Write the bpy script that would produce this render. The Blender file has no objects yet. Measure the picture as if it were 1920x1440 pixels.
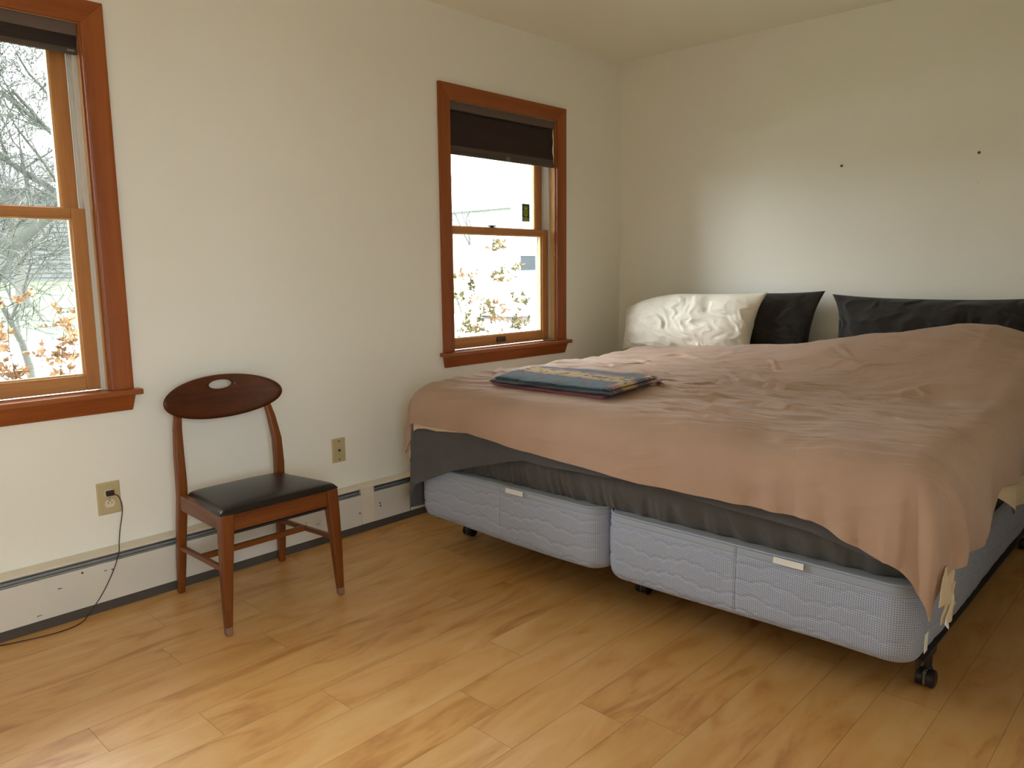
import bpy, math, random
import numpy as np
from mathutils import Vector, Matrix
S = bpy.context.scene
C = S.collection
PI = math.pi

# ------------------------------------------------------------------ camera
CAM = (-4.128, -2.9235, 1.2)
YAW, PITCH, ROLL, FPX = math.radians(43.2906), math.radians(8.4679), math.radians(-0.5650), 1438.12
cd = bpy.data.cameras.new('camera'); cam = bpy.data.objects.new('camera', cd); C.objects.link(cam)
fw = Vector((math.cos(YAW)*math.cos(PITCH), math.sin(YAW)*math.cos(PITCH), -math.sin(PITCH)))
rt = Vector((math.sin(YAW), -math.cos(YAW), 0)); up = rt.cross(fw)
r2 = math.cos(ROLL)*rt + math.sin(ROLL)*up; u2 = -math.sin(ROLL)*rt + math.cos(ROLL)*up
M = Matrix((r2, u2, -fw)).transposed().to_4x4(); M.translation = Vector(CAM)
cam.matrix_world = M
cd.sensor_fit = 'HORIZONTAL'; cd.sensor_width = 36; cd.lens = FPX/1920*36; cd.clip_start = .05; cd.clip_end = 400
S.camera = cam

# ------------------------------------------------------------------ sky, exposure
W = bpy.data.worlds.new('sky'); S.world = W; W.use_nodes = True
nt = W.node_tree; nt.nodes.clear()
tc = nt.nodes.new('ShaderNodeTexCoord'); sx = nt.nodes.new('ShaderNodeSeparateXYZ')
cr = nt.nodes.new('ShaderNodeValToRGB'); bg = nt.nodes.new('ShaderNodeBackground'); ow = nt.nodes.new('ShaderNodeOutputWorld')
nt.links.new(tc.outputs['Generated'], sx.inputs[0]); nt.links.new(sx.outputs['Z'], cr.inputs[0])
cr.color_ramp.elements[0].position = 0; cr.color_ramp.elements[0].color = (.80, .84, .90, 1)
cr.color_ramp.elements[1].position = 1; cr.color_ramp.elements[1].color = (.94, .96, 1.0, 1)
nt.links.new(cr.outputs[0], bg.inputs[0]); bg.inputs[1].default_value = 1.0
nt.links.new(bg.outputs[0], ow.inputs[0])
vs = S.view_settings
vs.view_transform = 'Standard'; vs.look = 'None'; vs.gamma = 1; vs.use_curve_mapping = False
vs.exposure = 4.2
S.cycles.max_bounces = 12; S.cycles.diffuse_bounces = 8; S.cycles.transparent_max_bounces = 16
S.cycles.sample_clamp_indirect = 6

def portal(cx, cy, cz, w, h, rot):
    l = bpy.data.lights.new('window_portal', 'AREA'); l.shape = 'RECTANGLE'; l.size = w; l.size_y = h
    l.cycles.is_portal = True
    o = bpy.data.objects.new('window_portal', l); C.objects.link(o); o.location = (cx, cy, cz); o.rotation_euler = rot
portal(-1.05, .17, 1.41, .84, 1.26, (-PI/2, 0, 0))
portal(-3.545, .17, 1.41, .84, 1.26, (-PI/2, 0, 0))

# ------------------------------------------------------------------ helpers
ORG = {}
def tag(o, label=None, cat=None, group=None, kind=None):
    if label: o['label'] = label
    if cat: o['category'] = cat
    if group: o['group'] = group
    if kind: o['kind'] = kind
    return o
def thing(name, loc, label, cat, group=None, kind=None):
    o = bpy.data.objects.new(name, None); C.objects.link(o); o.location = loc; o.empty_display_size = .05
    ORG[o] = Vector(loc); return tag(o, label, cat, group, kind)
def obj(name, geo, mat, parent=None, smooth=False, bevel=0, seg=2, org=None, label=None, solid=0, sub=0):
    """geo = (verts, faces) in world coordinates"""
    v, f = geo
    o0 = ORG[parent] if parent is not None else Vector(org or (0, 0, 0))
    me = bpy.data.meshes.new(name)
    me.from_pydata([(p[0]-o0[0], p[1]-o0[1], p[2]-o0[2]) for p in v], [], [tuple(int(i) for i in q) for q in f])
    me.update()
    if smooth: me.polygons.foreach_set('use_smooth', [True]*len(me.polygons))
    o = bpy.data.objects.new(name, me); C.objects.link(o)
    for m in (mat if isinstance(mat, (list, tuple)) else [mat]): me.materials.append(m)
    if parent is not None: o.parent = parent
    else: o.location = o0
    ORG[o] = o0
    if bevel:
        b = o.modifiers.new('bevel', 'BEVEL'); b.width = bevel; b.segments = seg; b.limit_method = 'ANGLE'; b.angle_limit = math.radians(35); b.harden_normals = False
        me.polygons.foreach_set('use_smooth', [True]*len(me.polygons))
        w = o.modifiers.new('wn', 'WEIGHTED_NORMAL'); w.keep_sharp = False
    if solid:
        s = o.modifiers.new('solid', 'SOLIDIFY'); s.thickness = solid; s.offset = -1
    if sub:
        s = o.modifiers.new('sub', 'SUBSURF'); s.levels = sub; s.render_levels = sub
    if label: o['label'] = label
    return o
def join(*gs):
    V, F = [], []
    for v, f in gs:
        n = len(V); V += [tuple(p) for p in v]; F += [tuple(i+n for i in q) for q in f]
    return V, F
def box(x0, x1, y0, y1, z0, z1):
    return ([(x0,y0,z0),(x1,y0,z0),(x1,y1,z0),(x0,y1,z0),(x0,y0,z1),(x1,y0,z1),(x1,y1,z1),(x0,y1,z1)],
            [(0,3,2,1),(4,5,6,7),(0,1,5,4),(1,2,6,5),(2,3,7,6),(3,0,4,7)])
def loft(secs, caps=True):
    """list of rings (same length)"""
    n = len(secs[0]); V = [p for s in secs for p in s]; F = []
    for i in range(len(secs)-1):
        for j in range(n):
            a = i*n+j; b = i*n+(j+1) % n; F.append((a, b, b+n, a+n))
    if caps: F.append(tuple(range(n))[::-1]); F.append(tuple(range((len(secs)-1)*n, len(secs)*n)))
    return V, F
def rect_path(path):
    """path of (x,y,z,w,d): vertical-ish bar, rectangular section"""
    return loft([[(x-w/2,y-d/2,z),(x+w/2,y-d/2,z),(x+w/2,y+d/2,z),(x-w/2,y+d/2,z)] for x,y,z,w,d in path])
def tube(pts, r, n=8, caps=True):
    P = [Vector(p) for p in pts]; R = r if isinstance(r, (list, tuple)) else [r]*len(P)
    secs = []; prev = None
    for i, p in enumerate(P):
        t = (P[min(i+1, len(P)-1)]-P[max(i-1, 0)]).normalized()
        if prev is None:
            a = Vector((0,0,1)) if abs(t.z) < .9 else Vector((1,0,0)); u = t.cross(a).normalized()
        else: u = (prev - t*prev.dot(t)).normalized()
        prev = u; w = t.cross(u)
        secs.append([tuple(p+R[i]*(math.cos(2*PI*k/n)*u+math.sin(2*PI*k/n)*w)) for k in range(n)])
    return loft(secs, caps)
def lathe(c, prof, axis='z', n=24):
    secs = []
    for r, h in prof:
        ring = []
        for k in range(n):
            a = 2*PI*k/n; u, v = r*math.cos(a), r*math.sin(a)
            ring.append({'z': (c[0]+u, c[1]+v, c[2]+h), 'y': (c[0]+u, c[1]+h, c[2]-v), 'x': (c[0]+h, c[1]+u, c[2]+v)}[axis])
        secs.append(ring)
    return loft(secs)
def grid(P):
    n, m = P.shape[:2]; F = [(i*m+j, (i+1)*m+j, (i+1)*m+j+1, i*m+j+1) for i in range(n-1) for j in range(m-1)]
    return P.reshape(-1, 3).tolist(), F
def bar(a, b, w, h, upv=(0,0,1), w2=None, h2=None):
    a, b = Vector(a), Vector(b); t = (b-a).normalized(); s = t.cross(Vector(upv)).normalized(); u = s.cross(t)
    w2 = w2 or w; h2 = h2 or h
    return loft([[tuple(p+s*sx*ww/2+u*sz*hh/2) for sx, sz in ((-1,-1),(1,-1),(1,1),(-1,1))] for p, ww, hh in ((a,w,h),(b,w2,h2))])
# value noise, vectorised
def _h(i, j, s): 
    v = np.sin(i*127.1+j*311.7+s*74.7)*43758.5453; return v-np.floor(v)
def noise(x, y, s=0):
    x = np.asarray(x, float); y = np.asarray(y, float)
    i, j = np.floor(x), np.floor(y); u, v = x-i, y-j; u = u*u*u*(u*(u*6-15)+10); v = v*v*v*(v*(v*6-15)+10)
    return (_h(i,j,s)*(1-u)+_h(i+1,j,s)*u)*(1-v)+(_h(i,j+1,s)*(1-u)+_h(i+1,j+1,s)*u)*v*1.0 - .5
def fbm(x, y, s=0, o=4):
    return sum(noise(x*2**k, y*2**k, s+k*7)/2**k for k in range(o))
def ridge(x, y, s=0, o=3):
    return sum((1-np.abs(noise(x*2**k, y*2**k, s+k*5))*4).clip(-1, 1)/2**k for k in range(o))
def sstep(a, b, x): t = np.clip((x-a)/(b-a), 0, 1); return t*t*(3-2*t)

# ------------------------------------------------------------------ materials
def nodes(name):
    m = bpy.data.materials.new(name); m.use_nodes = True; t = m.node_tree; b = t.nodes['Principled BSDF']; return m, t, b
def mat(name, col, rough=.6, metal=0, spec=.5, bump=0, bscale=200, var=0, vscale=3, sheen=0, coat=0, stretch=(1,1,1), sss=0):
    m, t, b = nodes(name)
    b.inputs['Base Color'].default_value = (*col, 1); b.inputs['Roughness'].default_value = rough
    b.inputs['Metallic'].default_value = metal; b.inputs['Specular IOR Level'].default_value = spec
    b.inputs['Sheen Weight'].default_value = sheen; b.inputs['Coat Weight'].default_value = coat
    tcn = t.nodes.new('ShaderNodeTexCoord'); mp = t.nodes.new('ShaderNodeMapping'); t.links.new(tcn.outputs['Object'], mp.inputs[0]); mp.inputs['Scale'].default_value = stretch
    if var:
        n = t.nodes.new('ShaderNodeTexNoise'); n.inputs['Scale'].default_value = vscale; n.inputs['Detail'].default_value = 5
        t.links.new(mp.outputs[0], n.inputs[0]); r = t.nodes.new('ShaderNodeValToRGB'); t.links.new(n.outputs[0], r.inputs[0])
        r.color_ramp.elements[0].position = .3; r.color_ramp.elements[1].position = .7
        r.color_ramp.elements[0].color = (*[c*(1-var) for c in col], 1); r.color_ramp.elements[1].color = (*[min(1, c*(1+var)) for c in col], 1)
        t.links.new(r.outputs[0], b.inputs['Base Color'])
    if bump:
        n = t.nodes.new('ShaderNodeTexNoise'); n.inputs['Scale'].default_value = bscale; n.inputs['Detail'].default_value = 3
        t.links.new(mp.outputs[0], n.inputs[0]); bp = t.nodes.new('ShaderNodeBump'); bp.inputs['Strength'].default_value = bump; bp.inputs['Distance'].default_value = .002
        t.links.new(n.outputs[0], bp.inputs['Height']); t.links.new(bp.outputs[0], b.inputs['Normal'])
    return m
def wood(name, c1, c2, axis, rough=.4, scale=18, coat=.0):
    m, t, b = nodes(name); st = {'x': (.06, 1, 1), 'y': (1, .06, 1), 'z': (1, 1, .06)}[axis]
    tcn = t.nodes.new('ShaderNodeTexCoord'); mp = t.nodes.new('ShaderNodeMapping'); mp.inputs['Scale'].default_value = st
    t.links.new(tcn.outputs['Object'], mp.inputs[0])
    n1 = t.nodes.new('ShaderNodeTexNoise'); n1.inputs['Scale'].default_value = scale; n1.inputs['Detail'].default_value = 6; n1.inputs['Distortion'].default_value = .6
    n2 = t.nodes.new('ShaderNodeTexNoise'); n2.inputs['Scale'].default_value = scale*9; n2.inputs['Detail'].default_value = 2
    t.links.new(mp.outputs[0], n1.inputs[0]); t.links.new(mp.outputs[0], n2.inputs[0])
    ma = t.nodes.new('ShaderNodeMath'); ma.operation = 'MULTIPLY_ADD'; ma.inputs[1].default_value = .3; t.links.new(n2.outputs[0], ma.inputs[0]); t.links.new(n1.outputs[0], ma.inputs[2])
    r = t.nodes.new('ShaderNodeValToRGB'); r.color_ramp.elements[0].position = .45; r.color_ramp.elements[1].position = .85
    r.color_ramp.elements[0].color = (*c1, 1); r.color_ramp.elements[1].color = (*c2, 1)
    t.links.new(ma.outputs[0], r.inputs[0]); t.links.new(r.outputs[0], b.inputs['Base Color'])
    b.inputs['Roughness'].default_value = rough; b.inputs['Coat Weight'].default_value = coat; b.inputs['Specular IOR Level'].default_value = .3
    return m
M_wall = mat('wall_paint', (.865, .855, .785), .8, bump=.05, bscale=350, var=.015, vscale=1.5, spec=.3)
M_ceil = mat('ceiling_paint', (.90, .88, .76), .9, spec=.2)
M_cas = {a: wood('casing_wood_'+a, (.235, .058, .011), (.345, .098, .022), a, .38) for a in 'xz'}
M_sash = {a: wood('sash_wood_'+a, (.38, .15, .045), (.52, .24, .08), a, .45) for a in 'xz'}
M_jamb = wood('jamb_wood', (.58, .34, .12), (.72, .46, .19), 'z', .45)
M_stool = wood('sill_wood', (.25, .07, .016), (.36, .11, .028), 'x', .3)
M_vinyl = mat('track_vinyl', (.62, .62, .58), .4)
M_rail = mat('heater_enamel', (.66, .64, .58), .45, var=.03, vscale=6)
M_cream = mat('heater_cream', (.74, .68, .56), .5, var=.05, vscale=10)
M_louv = mat('louver_metal', (.30, .34, .38), .35, metal=.6)
M_dark = mat('dark_gap', (.03, .025, .02), .8)
M_blind = mat('blind_fabric', (.030, .017, .013), .9, bump=.2, bscale=500)
M_blindc = mat('blind_cassette', (.12, .085, .070), .7)
M_blindl = mat('blind_fabric_light', (.085, .062, .050), .85, bump=.2, bscale=500)
M_plate = mat('ivory_plate', (.52, .43, .24), .4)
M_ivory = mat('ivory_receptacle', (.72, .66, .52), .35)
M_brown = mat('brown_plug', (.035, .014, .01), .5)
M_black = mat('black_plastic', (.012, .011, .012), .4)
M_vin = mat('black_vinyl', (.010, .007, .006), .33, bump=.08, bscale=120, spec=.35)
M_chair = {a: wood('chair_wood_'+a, (.115, .029, .005), (.22, .066, .012), a, .4, coat=.1) for a in 'xyz'}
M_slat = wood('dark_slat_wood', (.050, .012, .003), (.115, .030, .006), 'x', .42, coat=.1)
M_foot = wood('worn_chair_foot', (.20, .10, .07), (.34, .2, .13), 'z', .6)
M_steel = mat('steel_rail', (.035, .03, .03), .5, metal=.4)
M_tag = mat('white_label', (.75, .77, .75), .7)
M_latch = mat('bronze_latch', (.09, .065, .05), .4, metal=.6)
M_pewter = mat('pewter_disc', (.30, .29, .25), .4, metal=.4)

def fabric(name, col, rough=.9, weave=900, bump=.15, var=.06, sheen=.15, big=.25, bigscale=25):
    m, t, b = nodes(name); b.inputs['Roughness'].default_value = rough; b.inputs['Sheen Weight'].default_value = sheen; b.inputs['Specular IOR Level'].default_value = .2
    tcn = t.nodes.new('ShaderNodeTexCoord')
    n = t.nodes.new('ShaderNodeTexNoise'); n.inputs['Scale'].default_value = 5; n.inputs['Detail'].default_value = 6; t.links.new(tcn.outputs['Object'], n.inputs[0])
    r = t.nodes.new('ShaderNodeValToRGB'); r.color_ramp.elements[0].position = .3; r.color_ramp.elements[1].position = .7
    r.color_ramp.elements[0].color = (*[c*(1-var) for c in col], 1); r.color_ramp.elements[1].color = (*[c*(1+var) for c in col], 1)
    t.links.new(n.outputs[0], r.inputs[0]); t.links.new(r.outputs[0], b.inputs['Base Color'])
    n2 = t.nodes.new('ShaderNodeTexNoise'); n2.inputs['Scale'].default_value = weave; t.links.new(tcn.outputs['Object'], n2.inputs[0])
    n3 = t.nodes.new('ShaderNodeTexNoise'); n3.inputs['Scale'].default_value = bigscale; n3.inputs['Detail'].default_value = 5; n3.inputs['Distortion'].default_value = 1.2; t.links.new(tcn.outputs['Object'], n3.inputs[0])
    b1 = t.nodes.new('ShaderNodeBump'); b1.inputs['Strength'].default_value = bump; b1.inputs['Distance'].default_value = .001
    b2 = t.nodes.new('ShaderNodeBump'); b2.inputs['Strength'].default_value = big; b2.inputs['Distance'].default_value = .01
    t.links.new(n2.outputs[0], b1.inputs['Height']); t.links.new(n3.outputs[0], b2.inputs['Height']); t.links.new(b2.outputs[0], b1.inputs['Normal']); t.links.new(b1.outputs[0], b.inputs['Normal'])
    return m
M_duvet = fabric('duvet_cotton', (.43, .29, .215), big=.2, bigscale=14)
M_lining = fabric('lining_cotton', (.66, .52, .34))
M_sheet = fabric('grey_sheet', (.095, .094, .10), big=.15)
M_fitted = fabric('grey_fitted_sheet', (.088, .086, .086), big=.2)
M_pwhite = fabric('white_pillowcase', (.80, .76, .66), big=.2)
M_pgrey = fabric('charcoal_pillowcase', (.030, .027, .025), big=.2)

def mesh_fabric(name):
    m, t, b = nodes(name); tcn = t.nodes.new('ShaderNodeTexCoord'); s = t.nodes.new('ShaderNodeSeparateXYZ'); t.links.new(tcn.outputs['Object'], s.inputs[0])
    def mth(op, a, c=None):
        n = t.nodes.new('ShaderNodeMath'); n.operation = op
        for i, q in enumerate((a, c)):
            if q is None: continue
            if isinstance(q, (int, float)): n.inputs[i].default_value = q
            else: t.links.new(q, n.inputs[i])
        return n.outputs[0]
    k = 2*PI/.0125
    at = t.nodes.new('ShaderNodeAttribute'); at.attribute_name = 'along'; h = at.outputs['Fac']
    a = mth('SINE', mth('MULTIPLY', mth('ADD', h, s.outputs['Z']), k)); c = mth('SINE', mth('MULTIPLY', mth('SUBTRACT', h, s.outputs['Z']), k))
    d = mth('MULTIPLY', a, c)
    mr = t.nodes.new('ShaderNodeMapRange'); mr.inputs[1].default_value = 0.05; mr.inputs[2].default_value = .6; t.links.new(d, mr.inputs[0])
    mx = t.nodes.new('ShaderNodeMix'); mx.data_type = 'RGBA'; mx.inputs[6].default_value = (.42, .475, .60, 1); mx.inputs[7].default_value = (.21, .24, .33, 1)
    t.links.new(mr.outputs[0], mx.inputs[0]); t.links.new(mx.outputs[2], b.inputs['Base Color'])
    b.inputs['Roughness'].default_value = .85; b.inputs['Specular IOR Level'].default_value = .2
    bp = t.nodes.new('ShaderNodeBump'); bp.invert = True; bp.inputs['Strength'].default_value = .3; bp.inputs['Distance'].default_value = .001
    t.links.new(mr.outputs[0], bp.inputs['Height']); t.links.new(bp.outputs[0], b.inputs['Normal'])
    return m
M_mesh = mesh_fabric('quilted_mesh_fabric')
M_border = mat('border_fabric', (.33, .38, .47), .8)
M_ctop = mat('box_top_fabric', (.30, .30, .31), .9)
def glass():
    m = bpy.data.materials.new('window_glass'); m.use_nodes = True; t = m.node_tree; t.nodes.clear()
    o = t.nodes.new('ShaderNodeOutputMaterial'); a = t.nodes.new('ShaderNodeBsdfTransparent'); g = t.nodes.new('ShaderNodeBsdfGlossy'); g.inputs['Roughness'].default_value = .01
    a.inputs[0].default_value = (.96, .98, .97, 1); x = t.nodes.new('ShaderNodeMixShader'); f = t.nodes.new('ShaderNodeFresnel'); f.inputs[0].default_value = 1.25
    t.links.new(f.outputs[0], x.inputs[0]); t.links.new(a.outputs[0], x.inputs[1]); t.links.new(g.outputs[0], x.inputs[2]); t.links.new(x.outputs[0], o.inputs[0])
    return m
M_glass = glass()

# ------------------------------------------------------------------ room shell
H = 2.465; XB = -5.2; YF = -4.0; YJ = -2.87; XJ = -3.56; WT = .16
def wall(name, u0, u1, z0, z1, holes, pos, axis, out, m):
    """flat wall of thickness WT; inner face at pos on axis, 'out' = +1/-1 outward; holes (u0,u1,z0,z1)"""
    us = sorted({u0, u1, *[h[0] for h in holes], *[h[1] for h in holes]}); zs = sorted({z0, z1, *[h[2] for h in holes], *[h[3] for h in holes]})
    parts = []
    for i in range(len(us)-1):
        for j in range(len(zs)-1):
            uc, zc = (us[i]+us[i+1])/2, (zs[j]+zs[j+1])/2
            if any(h[0] < uc < h[1] and h[2] < zc < h[3] for h in holes): continue
            for p in (pos, pos+out*WT):
                q = [(us[i], zs[j]), (us[i+1], zs[j]), (us[i+1], zs[j+1]), (us[i], zs[j+1])]
                parts.append(([(u, p, z) if axis == 'y' else (p, u, z) for u, z in q], [(0,1,2,3)]))
    for a0, a1, b0, b1 in list(holes)+[(u0, u1, z0, z1)]:
        ring = [(a0, b0), (a1, b0), (a1, b1), (a0, b1)]
        for k in range(4):
            (ua, za), (ub, zb) = ring[k], ring[(k+1) % 4]
            q = [(ua, pos, za), (ub, pos, zb), (ub, pos+out*WT, zb), (ua, pos+out*WT, za)]
            parts.append(([p if axis == 'y' else (p[1], p[0], p[2]) for p in q], [(0,1,2,3)]))
    return tag(obj(name, join(*parts), m), kind='structure')
W2 = (-1.462, -.638); W1 = (W2[0]-2.494, W2[1]-2.494); ZO = (.785, 2.034)
W4 = (-5.05, -3.90)  # opening of the added, unseen window that brightens the room
wall('wall_left', XB, 0, -.02, H, [(W1[0]-.02, W1[1]+.02, ZO[0]-.02, ZO[1]+.02), (W2[0]-.02, W2[1]+.02, ZO[0]-.02, ZO[1]+.02)], 0, 'y', 1, M_wall)
wall('wall_right', YF, WT, -.02, H, [], 0, 'x', 1, M_wall)
wall('wall_back', YF, WT, -.02, H, [], XB, 'x', -1, M_wall)
wall('wall_front', XB-WT, XJ+WT, -.02, H, [(W4[0], W4[1], .785, 2.034)], YF, 'y', -1, M_wall)
tag(obj('wall_added_jog', join(box(XJ, WT, YJ-WT, YJ, -.02, H), box(XJ, XJ+WT, YF, YJ-WT, -.02, H)), M_wall), kind='structure')  # jog added out of view to keep light off the right-hand floor
portal(sum(W4)/2, YF-.17, 1.41, 1.15, 1.25, (PI/2, 0, 0))
tag(obj('ceiling', box(XB-WT, WT, YF-WT, WT, H, H+.1), M_ceil), kind='structure')

# floor: one mesh of laminate boards
def floor_mat():
    m, t, b = nodes('maple_laminate')
    at = t.nodes.new('ShaderNodeAttribute'); at.attribute_name = 'board'
    tcn = t.nodes.new('ShaderNodeTexCoord'); s = t.nodes.new('ShaderNodeVectorMath'); s.operation = 'MULTIPLY_ADD'
    s.inputs[1].default_value = (13, 7, 5); t.links.new(at.outputs['Color'], s.inputs[0]); t.links.new(tcn.outputs['Object'], s.inputs[2])
    mp = t.nodes.new('ShaderNodeMapping'); mp.inputs['Scale'].default_value = (1, 3.6, 1); t.links.new(s.outputs[0], mp.inputs[0])
    n1 = t.nodes.new('ShaderNodeTexNoise'); n1.inputs['Scale'].default_value = 2.6; n1.inputs['Detail'].default_value = 7; n1.inputs['Distortion'].default_value = 1.5; t.links.new(mp.outputs[0], n1.inputs[0])
    n2 = t.nodes.new('ShaderNodeTexNoise'); n2.inputs['Scale'].default_value = 30; n2.inputs['Detail'].default_value = 4; t.links.new(mp.outputs[0], n2.inputs[0])
    a = t.nodes.new('ShaderNodeMath'); a.operation = 'MULTIPLY_ADD'; a.inputs[1].default_value = .15; t.links.new(n2.outputs[0], a.inputs[0]); t.links.new(n1.outputs[0], a.inputs[2])
    sep = t.nodes.new('ShaderNodeSeparateColor'); t.links.new(at.outputs['Color'], sep.inputs[0])
    a2 = t.nodes.new('ShaderNodeMath'); a2.operation = 'MULTIPLY_ADD'; a2.inputs[1].default_value = .10; t.links.new(sep.outputs[0], a2.inputs[0]); t.links.new(a.outputs[0], a2.inputs[2])
    r = t.nodes.new('ShaderNodeValToRGB'); e = r.color_ramp.elements; e[0].position = .36; e[0].color = (.44, .19, .048, 1); e[1].position = .92; e[1].color = (.72, .45, .19, 1)
    q = e.new(.58); q.color = (.63, .335, .105, 1)
    t.links.new(a2.outputs[0], r.inputs[0]); t.links.new(r.outputs[0], b.inputs['Base Color'])
    rr = t.nodes.new('ShaderNodeMapRange'); rr.inputs[3].default_value = .28; rr.inputs[4].default_value = .42; t.links.new(n2.outputs[0], rr.inputs[0]); t.links.new(rr.outputs[0], b.inputs['Roughness'])
    b.inputs['Specular IOR Level'].default_value = .8
    return m
def build_floor():
    rng = random.Random(4); RW = .1495; V, F, MI, col = [], [], [], []
    known = {6: -3.30, 4: -2.94, 7: -3.005, 10: -2.834, 12: -2.494, 8: -2.47}
    def add(g, mi, c):
        n = len(V); V.extend(g[0])
        for q in g[1]: F.append(tuple(i+n for i in q)); MI.append(mi); col.append(c)
    add(([(XB-WT,YF-WT,-.0012),(WT,YF-WT,-.0012),(WT,WT,-.0012),(XB-WT,WT,-.0012)], [(0,1,2,3)]), 1, (0,0,0,1))
    top = -.9435+6*RW
    for r in range(-1, 31):
        y1 = -.048-(r)*RW; y0 = y1-RW; g = .00045
        off = known.get(r, -2.9+rng.uniform(-.6, .6)); L = 1.21
        k = math.floor((XB-WT-off)/L); x = off+k*L
        while x < WT:
            a, b2 = max(x, XB-WT), min(x+L, WT)
            if b2 > a: add(([(a+g,y0+g,0),(b2-g,y0+g,0),(b2-g,y1-g,0),(a+g,y1-g,0)], [(0,1,2,3)]), 0, (rng.random(), rng.random(), rng.random(), 1))
            x += L
    o = obj('floor', (V, F), [floor_mat(), mat('board_joint', (.16, .08, .03), .7)])
    o.data.polygons.foreach_set('material_index', MI)
    ca = o.data.color_attributes.new('board', 'FLOAT_COLOR', 'CORNER'); d = []
    for p, c in zip(o.data.polygons, col): d += list(c)*p.loop_total
    ca.data.foreach_set('color', d)
    tag(o, kind='structure')
build_floor()
# wooden baseboard along the headboard wall
tag(obj('baseboard_right', join(box(-.014, 0, YF, -.07, 0, .082), box(-.018, 0, YF, -.07, 0, .012)), wood('baseboard_wood', (.26, .07, .018), (.38, .12, .03), 'y'), bevel=.003), kind='structure')

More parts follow.
